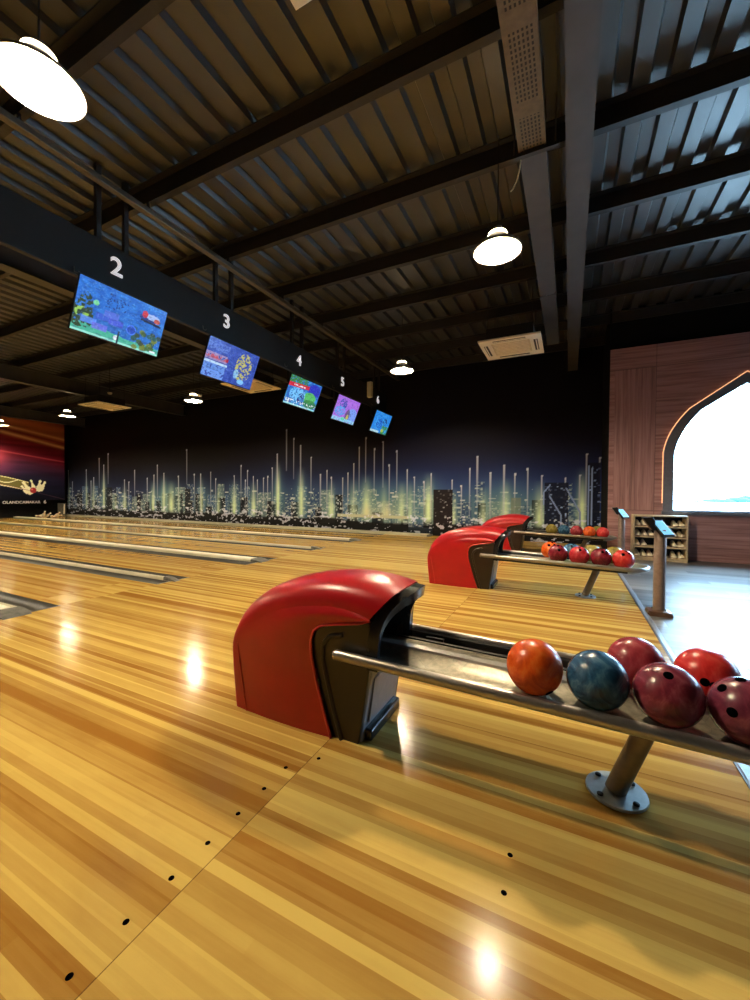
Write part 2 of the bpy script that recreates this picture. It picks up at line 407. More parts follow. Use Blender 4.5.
    # thin tall beams
    BE = [(-20.99, 2.07), (-20.64, 1.55), (-19.52, 2.07), (-19.16, 1.58), (-18.96, 1.73), (-18.54, 2.56), (-18.2, 2.25), (-17.88, 2.73), (-16.74, 1.6), (-16.45, 1.52), (-16.07, 2.0), (-15.27, 1.66), (-14.84, 1.78), (-14.64, 2.17), (-14.25, 1.85), (-13.41, 1.71), (-12.95, 2.71), (-12.54, 1.78), (-12.2, 1.78), (-11.68, 1.85), (-11.43, 1.59), (-10.53, 1.7), (-10.21, 2.05), (-9.91, 1.87), (-10.01, 1.53), (-9.65, 1.66), (-9.47, 1.54), (-9.2, 1.61), (-9.02, 1.66), (-8.83, 1.94), (-8.62, 2.39), (-8.24, 3.15), (-7.95, 2.86), (-7.68, 2.63), (-7.27, 2.24), (-6.92, 1.7), (-6.68, 1.8), (-6.52, 1.6), (-6.12, 1.58), (-5.94, 1.72), (-5.74, 2.0), (-5.56, 2.46), (-5.34, 2.74), (-5.06, 2.4), (-4.79, 2.6), (-4.59, 1.93), (-4.36, 2.31), (-4.04, 1.77), (-3.83, 1.58), (-3.55, 1.44), (-3.35, 1.65), (-2.77, 1.49), (-2.53, 1.33), (-2.31, 1.78), (-2.12, 2.09), (-1.79, 1.67), (-1.46, 1.85), (-1.2, 1.62), (-.91, 1.75), (-.59, 1.58), (-.08, 1.5), (.22, 1.58), (.35, 2.06), (.615, 1.97)]
    for x, tp in BE:
        hw = .018 if x > -12 else .024
        base = max(.5, tp - 1.3)
        m = (np.abs(X - x) < hw) & (Z < tp) & (Z > base)
        a = (.35 + .5 * np.clip((Z - base) / (tp - base), 0, 1))[..., None] * m[..., None]
        img = img * (1 - a) + np.array((186, 182, 160)) / 255 * a
        m = (np.abs(X - x) < hw * 1.25) & (np.abs(Z - tp) < .025); img[m] = np.array((190, 186, 165)) / 255
    # named towers
    building(-3.29, -2.76, 1.25, (32, 26, 24), .96, .05, (200, 200, 170), .1)
    building(-.52, -.02, 1.4, (18, 22, 34), .9, .07, (170, 190, 200)); building(.37, .62, 1.86, (14, 18, 30), .92, .05, (150, 170, 190))
    building(-1.28, -1.06, 1.05, (120, 124, 88), .7, .0, (0, 0, 0))
    def seg(x0, z0, x1, z1, w_, col):
        d = np.clip(((X - x0) * (x1 - x0) + (Z - z0) * (z1 - z0)) / ((x1 - x0) ** 2 + (z1 - z0) ** 2), 0, 1)
        m = np.hypot(X - x0 - d * (x1 - x0), Z - z0 - d * (z1 - z0)) < w_; img[m] = np.array(col) / 255
    for q in ((-.54, 1.19, -.41, 1.36), (-.42, 1.1, -.17, .66), (-.17, .66, -.17, .4), (-.06, 1.28, .23, .73), (.23, .73, .24, .42), (.39, 1.8, .39, .45), (.47, 1.75, .47, .45), (-.54, 1.19, -.54, .9)):
        seg(*q, .016, (130, 146, 160))
    # dark park at the foot with pale specks
    n1 = vnoise((h, w), (4, 7), 3); n2 = vnoise((h, w), (2, 3), 9); n3 = vnoise((h, w), (12, 60), 21)
    d = np.clip((.30 + .12 * n3 - Z) / .06, 0, 1) * .92
    d *= np.where((X > -4.0) & (X < -3.3), .35, 1)
    img = img * (1 - d[..., None]) + np.array((20, 18, 15)) / 255 * d[..., None]
    m = (Z < .55) & (n1 * .55 + n2 * .35 + n3 * .2 > .69); img[m] = img[m] * .25 + np.array((226, 220, 196)) / 255 * .75
    m = (Z > .5) & (Z < 1.3) & (n2 > .93) & (n1 > .55); img[m] = img[m] * .4 + np.array((210, 208, 180)) / 255 * .6
    img = np.clip(img * 1.12 + .012, 0, 1) * np.array((.94, .98, 1.2))
    V = np.stack([X, np.full_like(X, YB), Z], -1)
    return paint_mesh('wall_back', V, img, M['print'])
struct(back_wall())
struct(MB().box(XL - .2, XL, YF - .2, YB + .2, -.14, 4.7).build('wall_left', M['wallblack'], smooth=0))
struct(MB().box(XL - .2, XR + .2, YF - .2, YF, -.14, 4.7).build('wall_front', plain('dim_warm_wall', lin(62, 50, 44), .7), smooth=0))
struct(MB().box(XL - .2, EDGE + .03, YB + .02, YB + .2, -.14, 4.7).build('wall_far', M['wallblack'], smooth=0))

def arch_pts(cx, half, zs, zsp, zap, n=9):
    """pointed arch outline: straight jambs to the spring, a soft knee, then straight rakes to the point"""
    L = [(cx - half, zs), (cx - half, zsp)]
    k1 = (cx - half, zsp); k2 = (cx - half + .05, zsp + .40); k3 = (cx - half + .37, zsp + .76)
    for i in range(1, n + 1):
        u = i / n; L.append(tuple((1 - u) ** 2 * a + 2 * u * (1 - u) * b + u * u * c for a, b, c in zip(k1, k2, k3)))
    L.append((cx, zap))
    R = [(2 * cx - x, z) for x, z in L[:-1]][::-1]
    return L + R
ARCH = [(2.62, 1.08), (5.75, 1.08), (8.88, 1.08)]  # only the first arch is seen; the others are added for more daylight
def wall_with_arches():
    bm = bmesh.new(); ed = []
    def loop(p):
        vs = [bm.verts.new((x, YW, z)) for x, z in p]
        for i in range(len(vs)): ed.append(bm.edges.new((vs[i], vs[(i + 1) % len(vs)])))
    loop([(EDGE + .01, 0), (XR, 0), (XR, 3.86), (EDGE + .01, 3.86)])
    for cx, hf in ARCH: loop(arch_pts(cx, hf, .84, 1.9, 3.17))
    bmesh.ops.triangle_fill(bm, use_beauty=True, edges=ed)
    me = bpy.data.meshes.new('wall_right'); bm.to_mesh(me); bm.free(); me.materials.append(M['panelling'])
    o = bpy.data.objects.new('wall_right', me); C.objects.link(o)
    s = o.modifiers.new('thick', 'SOLIDIFY'); s.thickness = .24; s.offset = 0
    o.location.y = .12
    return struct(o)
wall_with_arches()
struct(MB().box(EDGE, EDGE + .03, YW + .02, YB, 0, 4.7).build('wall_return', M['wallblack'], smooth=0))
struct(MB().box(EDGE, XR + .2, YW + .1, YW + .3, 3.86, 4.7).build('wall_header', M['wallblack'], smooth=0))  # black sheet standing in for the dark ceiling space beyond the panelling
for i, (cx, hf) in enumerate(ARCH):
    outer, inner = arch_pts(cx, hf + .03, .84, 1.9, 3.19), arch_pts(cx, hf - .12, .88, 1.86, 3.02)
    n = len(outer); mb = MB()
    for j in range(n):                                               # flat casing ring with depth
        k = (j + 1) % n
        q = [outer[j], outer[k], inner[k], inner[j]]
        b = len(mb.v)
        mb.v += [(x, YW - .03, z) for x, z in q] + [(x, YW + .2, z) for x, z in q]
        mb.f += [(b, b + 1, b + 2, b + 3), (b + 7, b + 6, b + 5, b + 4), (b, b + 4, b + 5, b + 1), (b + 3, b + 2, b + 6, b + 7)]
    fr = struct(mb.build('window_%d' % (i + 1), M['frame'], smooth=0))
    bmg = MB(); bmg.v = [(x, YW + .1, z) for x, z in inner]; bmg.f = [tuple(range(len(inner)))]
    bmg.build('window_pane', M['glass'], fr, smooth=0, fix=False)
    lo = [(x, YW - .035, z) for x, z in arch_pts(cx, hf + .045, 1.0, 1.9, 3.21)]
    MB().tube(lo, .006, 8).build('led_strip', M['led'], fr)
    MB().box(cx - hf - .05, cx + hf + .05, YW - .06, YW + .2, .80, .86).build('window_sill', M['frame'], fr, smooth=0, bevel=.006)
struct(MB().box(XR, XR + .2, YF, 8.9, -.14, 4.7).build('wall_side', M['panelling'], smooth=0))
# outdoors
struct(MB().box(-150, 200, 8.95 + 1.5, 160, -.6, -.5).build('ground_outside', M['outground'], smooth=0))
struct(MB().box(XR + .4, 200, -60, 8.95 + 1.5, -.6, -.5).build('ground_beyond', M['outground'], smooth=0))
for hx, hy, hr, hz in ((31, 118, 3.2, .95), (35.5, 121, 2.4, 1.3), (26.3, 118, 1.1, .6), (38, 124, 1.5, 1.7)):
    struct(MB().sphere((hx, hy, -.6), 1, 24, 12, (hr, 6, hz)).build('hill', M['outhill']))

# ------------------------------------------------------------------ ceiling
def deck():
    p, prof, x = .27, [], XL - .2
    while x < XR + .2:
        prof += [(x, 4.63), (x + .10, 4.63), (x + .122, 4.575), (x + .245, 4.575), (x + .267, 4.63)]; x += p
    rows = [[(a, YF - .2, z) for a, z in prof], [(a, YB + .2, z) for a, z in prof]]
    return struct(MB().grid(rows).build('ceiling', M['deck'], smooth=0))
deck()
struct(MB().box(XL - .3, XR + .3, YF - .3, YB + .3, 4.72, 4.8).build('roof_slab', M['wallblack'], smooth=0))
i = 0
for k in range(-5, 7):                                               # purlins along the lanes
    y = 2.93 + 1.165 * k
    if y < YF + .2 or y > YB - .1: continue
    prof = [(y - .07, 4.39), (y, 4.39), (y, 4.56), (y + .06, 4.56), (y + .06, 4.57), (y - .008, 4.57), (y - .008, 4.4), (y - .062, 4.4), (y - .062, 4.42), (y - .07, 4.42)]
    prof = [(2 * y - a - .03, z) for a, z in prof]                   # flange points away from the near side
    i += 1; struct(MB().prism(prof, XL, XR, 'x').build('ceiling_beam_%d' % i, M['steel'], smooth=0))
for bx in (.033, -6.55, -13.1, -19.6, 6.6):                          # main frames across the hall
    i += 1; mb = MB()
    mb.box(bx - .1, bx + .1, YF, YB, 4.0, 4.016).box(bx - .006, bx + .006, YF, YB, 4.016, 4.375).box(bx - .1, bx + .1, YF, YB, 4.375, 4.39)
    struct(mb.build('ceiling_beam_%d' % i, M['beam'], smooth=0))

# cable trays beside the main beam
def cable_tray(name, y0, y1, mat, label):
    r = empty(name, (0, 0, 0)); mb = MB().box(-.42, -.21, y0, y1, 3.998, 4.002).box(-.42, -.417, y0, y1, 4.0, 4.06).box(-.213, -.21, y0, y1, 4.0, 4.06)
    mb.build('tray_channel', mat, r, smooth=0)
    for yy in (y0 + .12, y1 - .12):
        for xx in (-.4, -.23): MB().tube([(xx, yy, 4.0), (xx, yy, 4.58)], .005, 6).build('hanger_rod', M['pipe'], r)
    return tag(r, label, 'cable tray')
cable_tray('cable_tray', 1.7, 3.53, M['perf'], 'punched metal cable tray overhead, the length full of small square holes')
ct = cable_tray('cable_tray', 3.6, 6.2, M['beam'], 'plain grey cable tray just beyond the punched one')
cable_tray('cable_tray', 6.23, 8.3, M['beam'], 'last dark cable tray before the skyline wall')
tr = empty('tray_bracket', (-.31, 3.56, 3.97)); tag(tr, 'dark cross bar under the end of the punched cable tray', 'bracket')
MB().box(-.16, .2, -.02, .02, 0, .025).build('cross_bar', M['steel'], tr, smooth=0)
for sx in (-.15, .17): MB().tube([(sx, 0, .01), (sx, 0, .42)], .006, 8).build('hanger_rod', M['pipe'], tr)
lc = (MB().tube([(-.41, 3.62, 4.0), (-.425, 3.64, 3.93), (-.45, 3.66, 3.86), (-.48, 3.67, 3.815), (-.5, 3.675, 3.80)], .006, 8).build('loose_cable', M['white'], ct)); lc['label'] = 'short white dangling cable end'

# conduit and number board above the foul line
dr = empty('conduit_duct', (-4.3, 4, 4.29))
MB().box(-.04, .04, -5.5, 6.2, -.03, .03).build('duct_body', M['pipe'], dr, smooth=0, bevel=.006)
for k in range(-3, 7):
    yy = 2.93 + 1.165 * k - 4; MB().box(-.015, .015, yy - .03, yy - .01, .03, .102).build('duct_hanger', M['steel'], dr, smooth=0)
tag(dr, 'long dark trunking duct running above the screens', 'duct')
hb = empty('header_board', (-4.54, 5.5, 3.58)); tag(hb, 'long black header board carrying the white lane numbers', 'board')
MB().box(-.03, .03, -6.5, 4.35, -.25, .25).build('board_panel', M['boardblack'], hb, smooth=0, bevel=.01)
SC = [(2, 2.68, 3.262, 2.775), (3, 4.235, 3.222, 2.742), (4, 5.955, 3.183, 2.721), (5, 7.51, 3.187, 2.705), (6, 9.30, 3.2, 2.711)]
def numeral(ch, size, mat, name, parent, loc):
    cu = bpy.data.curves.new('numeral', 'FONT'); cu.body = ch; cu.size = size; cu.extrude = .008; cu.offset = .0035 * size / .28; cu.align_x = 'CENTER'; cu.align_y = 'CENTER'
    tmp = bpy.data.objects.new('tmp', cu); C.objects.link(tmp)
    me = bpy.data.meshes.new_from_object(tmp.evaluated_get(bpy.context.evaluated_depsgraph_get())); bpy.data.objects.remove(tmp)
    me.name = name; me.materials.clear(); me.materials.append(mat)
    m = Matrix(((0, 0, 1, 0), (1, 0, 0, 0), (0, 1, 0, 0), (0, 0, 0, 1))); me.transform(m)
    o = bpy.data.objects.new(name, me); C.objects.link(o); o.location = loc
    if parent: o.parent = parent
    return o
for n_, y, zt, zb in SC:
    o = numeral(str(n_), .27, M['numeral'], 'numeral', hb, (.04, y - 5.5, {2: .02, 3: .03, 4: -.01, 5: -.01, 6: -.02}[n_])); o['label'] = 'white numeral %d' % n_
for y in (1.05, 2.68, 4.235, 5.955, 7.51, 9.30):
    for s in (-.17, .12):
        MB().box(-.025, .025, y + s - 5.5 - .025, y + s - 5.5 + .025, .2, 1.03).build('hanger_post', M['steel'], hb, smooth=0)

# screens
def sea_art(kind, h=84, w=150):
    r = np.random.default_rng(40 + kind)
    U, V = np.meshgrid(np.linspace(0, 1, w), np.linspace(0, 1, h))   # V up
    n = vnoise((h, w), (7, 9), kind); n2 = vnoise((h, w), (3, 4), kind + 50)
    img = np.zeros((h, w, 3))
    def paint(m, col, a=1):
        m = (m * a)[..., None] if m.dtype != bool else (m.astype(float) * a)[..., None]
        img[:] = img * (1 - m) + np.array(col) / 255 * m
    def ell(u, v, a, b): return ((U - u) / a) ** 2 + ((V - v) / b) ** 2 < 1
    if kind == 2:
        img[:] = np.array((30, 96, 200)) / 255; paint(np.clip(n - .2, 0, 1), (60, 150, 240), .7); paint(np.clip(1 - V * 1.6, 0, 1), (40, 110, 190), .6)
        paint(V < .16 + .06 * n - .05 * U, (70, 180, 150)); paint(V < .045, (150, 230, 210))
        for u, v, a, b in ((.1, .45, .08, .3), (.06, .3, .1, .22), (.14, .3, .06, .2)): paint(ell(u, v, a, b) & (n2 > .3), (44, 66, 40))
        paint(ell(.08, .36, .07, .1) & (n > .45), (150, 200, 80))
        for k in range(26):
            u, v = r.uniform(.62, .98), r.uniform(.05, .42); paint(ell(u, v, .035, .05), [(70, 96, 40), (120, 130, 44), (40, 90, 90), (56, 70, 46)][k % 4], .85)
        for k in range(40): paint(ell(r.uniform(.3, .55), r.uniform(.6, .9), .008, .012), (16, 40, 120))
        paint(ell(.2, .62, .03, .05), (120, 220, 150)); paint(ell(.62, .36, .06, .1), (70, 120, 240)); paint(ell(.62, .36, .045, .075), (30, 70, 190))
        for u, v, c in ((.16, .26, (90, 140, 250)), (.28, .2, (110, 110, 230)), (.3, .4, (60, 90, 210)), (.44, .38, (80, 90, 220)), (.38, .5, (90, 110, 220))): paint((abs(U - u) < .08) & (abs(V - v) < .06), c, .85)
        paint(ell(.8, .72, .12, .08), (30, 50, 130)); paint(ell(.84, .76, .09, .06), (170, 190, 240)); paint(ell(.74, .78, .035, .07), (200, 40, 50)); paint(ell(.9, .72, .04, .05), (190, 70, 50)); paint((abs(U - .83) < .13) & (abs(V - .64 + .1 * (U - .83)) < .022), (24, 30, 60))
        paint(ell(.47, .1, .03, .05), (230, 240, 250)); paint((abs(U - .49) < .01) & (V < .25), (20, 40, 60)); paint(ell(.93, .06, .04, .02), (240, 240, 250))
    elif kind == 3:
        img[:] = np.array((50, 74, 168)) / 255; paint(np.clip(n - .3, 0, 1), (80, 110, 220), .9)
        for v, c in ((.82, (90, 120, 210)), (.55, (180, 150, 190)), (.3, (110, 160, 240)), (.1, (120, 170, 250))): paint((U < .4) & (abs(V - v) < .1) & (n2 > .25), c, .8)
        paint((U < .42) & (abs(V - .55) < .05) & (n2 > .55), (200, 90, 110)); paint((U > .38) & (U < .42) & (V < .6) & (V > .5), (170, 30, 60)); paint((U < .42) & (abs(V - .4) < .03), (190, 220, 250))
        m = ell(.74, .52, .17, .4); paint(m, (96, 110, 150), .8); paint(m & (n2 > .55), (196, 190, 110)); paint(m & (n2 < .3), (60, 80, 190)); paint(ell(.62, .3, .05, .13), (150, 210, 250), .8); paint(ell(.75, .12, .07, .07), (130, 200, 255))
    elif kind == 4:
        img[:] = np.array((60, 150, 220)) / 255; paint(n > .5, (40, 90, 190), .8); paint((V > .72) & (U < .55) & (n2 > .3), (60, 130, 60))
        paint(ell(.8, .72, .2, .24), (40, 50, 190)); paint(ell(.72, .42, .2, .2), (90, 200, 90), .9); paint(ell(.78, .2, .22, .16), (50, 130, 60), .8); paint(ell(.33, .4, .24, .25) & (n2 > .35), (120, 200, 255)); paint(ell(.45, .3, .1, .2) & (n2 > .5), (30, 40, 130))
        paint(abs(V - .72 - .1 * (U - .3)) < (.07 * (U < .62)), (206, 40, 60)); paint((abs(V - .72) < .025) & (U > .15) & (U < .5) & (n2 > .35), (250, 230, 240)); paint((V < .06), (150, 230, 240)); paint((V < .2) & (n2 > .7), (240, 250, 250))
    elif kind == 5:
        img[:] = np.array((176, 110, 226)) / 255; paint(np.clip(n - .3, 0, 1), (140, 90, 220), .8)
        paint(ell(.3, .7, .16, .22) & (n2 > .4), (60, 80, 180)); paint(ell(.25, .4, .22, .2) & (n2 > .4), (90, 160, 240)); paint(ell(.8, .35, .22, .3), (110, 170, 250), .8); paint(ell(.6, .3, .1, .25), (90, 70, 110), .8); paint(ell(.62, .22, .05, .12), (200, 190, 90)); paint((V < .15) & (n2 > .3), (140, 210, 240)); paint(ell(.45, .12, .08, .07), (90, 210, 180))
    else:
        img[:] = np.array((36, 130, 226)) / 255; paint(np.clip(n - .3, 0, 1), (90, 190, 250), .8); paint((V < .4) & (U > .6) & (n2 > .35), (60, 140, 70)); paint(ell(.4, .45, .2, .25) & (n2 > .5), (30, 80, 190)); paint(ell(.7, .6, .14, .16) & (n2 > .5), (30, 60, 120)); paint((V < .1) & (U < .5), (180, 220, 230)); paint(ell(.68, .16, .08, .08), (170, 190, 70))
    det = vnoise((h, w), (2, 2), kind + 90); det2 = vnoise((h, w), (2, 5), kind + 130)
    k = (np.clip(det - .62, 0, 1) * .8)[..., None]; img = img * (1 - k) + np.array((190, 225, 250)) / 255 * k
    k = (np.clip(det2 - .6, 0, 1) * .8)[..., None]; img = img * (1 - k) + np.array((14, 30, 80)) / 255 * k
    return img
desc = {2: 'wide screen with deep blue undersea picture, under the numeral 2', 3: 'dull blue screen with yellowish ornament, under the numeral 3', 4: 'bright screen with green and a red banner, under the numeral 4', 5: 'pink and violet screen under the numeral 5', 6: 'small sky blue screen under the numeral 6'}
for n_, y, zt, zb in SC:
    tl = Vector((-4.30, 0, zt)); bl = Vector((-4.50, 0, zb)); up = (tl - bl); hgt = up.length; up.normalize()
    nrm = Vector((0, 1, 0)).cross(up).normalized()                   # faces the approach, tipped down
    ctr = (tl + bl) / 2
    root = empty('overhead_screen', (ctr.x, y, ctr.z)); tag(root, desc[n_], 'screen', 'lane screens under the header board')
    mat = Matrix((Vector((0, 1, 0)), up, nrm)).transposed().to_4x4()
    MB().box(-.47, .47, -hgt / 2 - .012, hgt / 2 + .012, -.03, -.002).xf(mat).build('casing', M['bezel'], root, smooth=0, bevel=.006)
    img = sea_art(n_); h, w = img.shape[:2]
    A, B = np.meshgrid(np.linspace(-.463, .463, w), np.linspace(-hgt / 2, hgt / 2, h))
    V = A[..., None] * np.array((0, 1, 0)) + B[..., None] * np.array(up) + np.array(nrm) * .002
    paint_mesh('display', V, img, M['screen'], root)
    top = 3.40 - ctr.z
    for s in (-.2, .2):
        MB().tube([tuple(-nrm * .03 + Vector((0, s, .05))), (-.2, s, .2), (-.2, s, top)], .016, 8).build('mount_arm', M['steel'], root)
    # small tell-tale hook beside the number
    MB().tube([(-.095, -.42, top - .0), (-.085, -.42, top - .05), (-.07, -.4, top - .06), (-.06, -.39, top - .04)], .006, 8).build('cable_hook', M['pipe'], root)
bx = empty('wall_speaker', (-4.448, 8.73, 3.69)); tag(bx, 'slim pale speaker box on the header board beside the numeral 6', 'speaker')
MB().box(-.06, .055, -.05, .05, -.19, .19).build('speaker_case', M['white'], bx, smooth=0, bevel=.01)
MB().box(.055, .059, -.042, .042, -.17, .17).build('speaker_grille', M['grille'], bx, smooth=0)

# pendant lamps
LP = [((-.66, 4.0), 'glaring pendant lamp near the punched cable tray'), ((-2.93, 7.1), 'pendant lamp between the numeral 6 and the ceiling air unit'), ((-8.8, 7.17), 'small pendant lamp low behind screens 2 and 3'),
      ((-14.25, 6.94), 'far pendant lamp in front of the red mural'), ((-2.79, 1.23), 'largest glaring pendant lamp, above and before screen 2'), ((-18.5, 6.88), 'farthest pendant lamp, only a speck against the red mural')]
EXTRA = [(-8.8, 1.2), (-14.3, 1.2), (-8.8, -2.2), (-14.3, -2.2)]  # out of view, added to brighten the lanes
def lamp():
    r = empty('pendant_lamp', (0, 0, 0))
    MB().lathe([(.222, -.005), (.227, 0), (.222, .012), (.19, .045), (.145, .085), (.108, .12), (.092, .138), (.03, .14)], 36, caps=False).build('lamp_shade', M['shade'], r)
    MB().lathe([(.222, -.005), (.217, .006), (.185, .04), (.14, .08), (.103, .115), (.088, .132), (0, .134)], 36, caps=False).build('reflector', M['reflector'], r)
    MB().sphere((0, 0, .082), .05, 20, 14).build('bulb', M['led_bulb'], r, smooth=180)
    MB().lathe([(.088, .14), (.094, .148), (.086, .172), (.055, .184), (0, .186)], 28).build('lamp_neck', M['lampneck'], r)
    MB().lathe([(.045, .184), (.045, .225), (.02, .235), (0, .235)], 20).build('lamp_socket', M['black'], r)
    MB().tube([(0, 0, .19), (0, 0, 1.07)], .006, 8).build('cord', M['black'], r)
    return r
L0 = lamp()
for k, (p, lb) in enumerate(LP + [(q, None) for q in EXTRA]):
    o = L0 if k == 0 else dup(L0)
    o.location = (p[0], p[1], 3.5); tag(o, lb or 'unseen pendant lamp added to light the lanes', 'lamp', 'pendant lamps over the lanes' if lb else 'unseen pendant lamps added over the lanes')

# ceiling air units
def cassette():
    r = empty('air_unit', (0, 0, 0)); h = .475
    mb = MB(); o_, i_ = h, .30
    for a in range(4):
        m = Matrix.Rotation(a * pi / 2, 4, 'Z'); q = MB(); q.prism([(-o_, -o_), (o_, -o_), (i_, -i_), (-i_, -i_)], 0, .03, 'z').xf(m); mb.add(q.v, q.f)
    mb.build('face_panel', M['white'], r, smooth=0, bevel=.005)
    mb = MB().box(-.3, .3, -.3, .3, .012, .03); mb.build('grille', M['grille'], r, smooth=0)
    for a in range(4):
        m = Matrix.Rotation(a * pi / 2, 4, 'Z')
        MB().box(-.25, .25, -.415, -.355, -.004, .002).xf(m).build('outlet_slot', M['slot'], r, smooth=0)
        MB().box(-.25, .25, -.40, -.385, -.012, -.004).xf(m).build('louver', M['white'], r, smooth=0)
    for k in range(9): MB().box(-.27, .27, -.27 + k * .0675 - .004, -.27 + k * .0675 + .004, .004, .014).build('grille_bar', M['white'], r, smooth=0)
    MB().box(-.36, .36, -.36, .36, .03, .24).build('casing', M['black'], r, smooth=0)
    for sx in (-.34, .34):
        for sy in (-.34, .34): MB().tube([(sx, sy, .22), (sx, sy, .8)], .006, 6).build('hanger_rod', M['steel'], r)
    return r
a0 = cassette()
for k, (p, lb) in enumerate((((-.9, 7.02, 3.6), 'square cream ceiling air unit near the end of the cable trays'), ((-6.69, 7.04, 3.6), 'cream ceiling air unit half hidden behind screen 3'), ((-12.17, 6.9, 3.6), 'farthest cream ceiling air unit, nearest the red mural'), ((-.80, 1.175, 3.58), 'cream ceiling air unit directly overhead, only its corner in view'))):
    o = a0 if k == 0 else dup(a0)
    o.location = p; tag(o, lb, 'air conditioner', 'ceiling air units')
for k, (p, lb) in enumerate((((-8.95, 7.5, 3.74), 'small round detector hanging above the far lamps'), ((-10.9, 6.3, 3.74), 'small round detector above the farthest ceiling air unit'))):
    r = empty('smoke_detector', p); tag(r, lb, 'detector', 'ceiling detectors')
    MB().lathe([(0, -.05), (.04, -.045), (.055, -.02), (.055, 0), (0, 0)], 20).build('detector_body', M['grille'], r)
    MB().tube([(0, 0, 0), (0, 0, .66)], .008, 6).build('drop_rod', M['black'], r)

# ------------------------------------------------------------------ lanes
WD, ND, GW = .11, .04, .255
edges = []      # lane spans in Y
lanes = [(MID[0] + ND + GW, CEN[0] - WD - GW), (CEN[0] + WD + GW, MID[1] - ND - .195), (MID[1] + ND + .195, CEN[1] - WD - GW), (CEN[1] + WD + GW, MID[2] - ND - .195), (MID[2] + ND + .195, CEN[2] - WD - GW), (CEN[2] + WD + GW, 9.70)]
XE = -20.95
gsets = {}
def gutter(y0, y1, parent):
    n = 10; prof = []
    for k in range(n + 1):
        a = pi * k / n; prof.append(((y0 + y1) / 2 - (y1 - y0) / 2 * cos(a), -.004 - .07 * sin(a) ** .8 if 0 < k < n else -.004))
    rows = [[(FOUL - .004, y, z) for y, z in prof], [(XE, y, z) for y, z in prof]]
    mb = MB().grid(rows)
    mb.f.append(tuple(range(n + 1)))
    return mb.build('gutter', M['gutter'], parent, smooth=60, fix=False)
lnames = ['nearest bowling lane, its gutter cut by the picture edge', 'bowling lane under the numeral 2, beside the wide near divider', 'bowling lane under the numeral 3', 'bowling lane under the numeral 4', 'bowling lane under the numeral 5', 'narrowest looking bowling lane, along the foot of the skyline wall']
for k, (a, b) in enumerate(lanes):
    r = empty('bowling_lane', (FOUL, (a + b) / 2, 0)); tag(r, lnames[k], 'lane', 'bowling lanes')
    r2 = r
    o = MB().box(XE, FOUL - .003, a, b, -.12, -.001).build('lane_bed', M['lane'], None, smooth=0); o.parent = r; o.matrix_parent_inverse = Matrix.Translation((-FOUL, -(a + b) / 2, 0))
    lo_edge = [MID[0] + ND, CEN[0] + WD, MID[1] + ND, CEN[1] + WD, MID[2] + ND, CEN[2] + WD][k]; hi_edge = [CEN[0] - WD, MID[1] - ND, CEN[1] - WD, MID[2] - ND, CEN[2] - WD, 9.93][k]
    for y0, y1 in ((lo_edge, a), (b, hi_edge)):
        g = gutter(y0 + .003, y1 - .001, None); g.parent = r; g.matrix_parent_inverse = Matrix.Translation((-FOUL, -(a + b) / 2, 0))
# dividers between lanes
def divider(y, hw, label, ztop, tube):
    r = empty('lane_divider', (FOUL, y, 0)); tag(r, label, 'lane divider', 'dividers between the lanes')
    n = 8
    if tube: prof = [(-hw, -.1)] + [(-hw * cos(pi * k / n), -.01 + (ztop + .01) * sin(pi * k / n)) for k in range(n + 1)] + [(hw, -.1)]
    else: prof = [(-hw, -.1), (-hw, ztop - .02), (-hw + .006, ztop - .006), (-hw + .02, ztop), (hw - .02, ztop), (hw - .006, ztop - .006), (hw, ztop - .02), (hw, -.1)]
    rows = [[(x, py, z) for py, z in prof] for x in (-.13, XE - FOUL)]
    mb = MB().grid(rows); mb.f.append(tuple(range(len(prof)))); mb.build('divider_cap', M['cap'], r, smooth=35)
    if not tube: MB().box(XE - FOUL, -.2, -hw * .45, hw * .45, ztop, ztop + .004).build('centre_strip', M['white'], r, smooth=0)
    # rounded end piece lying on the foul line
    xs = [(-.14, 1.02, ztop + .006), (-.09, 1.03, ztop + .008), (-.03, 1.03, ztop), (.03, 1.0, ztop * .6), (.07, .94, ztop * .2), (.085, .9, .002)]
    rows = [[(x, hw * s * c_, z * q) for c_, q in ((-1, 0), (-1, .7), (-.85, 1), (0, 1.05), (.85, 1), (1, .7), (1, 0))] for x, s, z in xs]
    mb = MB().grid(rows); mb.f.append(tuple(range(7))[::-1]); mb.build('end_cap', M['endcap'], r, smooth=50)
    # flat gusset over the gutter mouth
    MB().box(-.002, .02, -hw - (.252 if not tube else .192), hw + (.252 if not tube else .192), .0003, .0025).build('gutter_lip', M['endcap'], r, smooth=0)
for y, t_, lb in ((CEN[0], False, 'wide cream divider in the near corner, between lanes 1 and 2'), (MID[1], True, 'slim white rounded divider between lanes 2 and 3'), (CEN[1], False, 'wide cream divider between lanes 3 and 4'), (MID[2], True, 'slim white rounded divider between lanes 4 and 5'), (CEN[2], False, 'wide cream divider between lanes 5 and 6')):
    divider(y, ND if t_ else WD, lb, .036 if t_ else .036, t_)
r = empty('lane_divider', (FOUL, 10.08, 0)); tag(r, 'pale low kerb along the foot of the skyline wall', 'kerb')
MB().prism([(-.15, -.1), (-.15, .035), (-.13, .05), (.165, .05), (.165, -.1)], XE - FOUL, 1.2, 'x').build('kerb_board', M['cap'], r, smooth=0)
MB().box(1.2, 1.28, -.15, .165, 0, .045).build('end_cap', M['endcap'], r, smooth=0, bevel=.01)

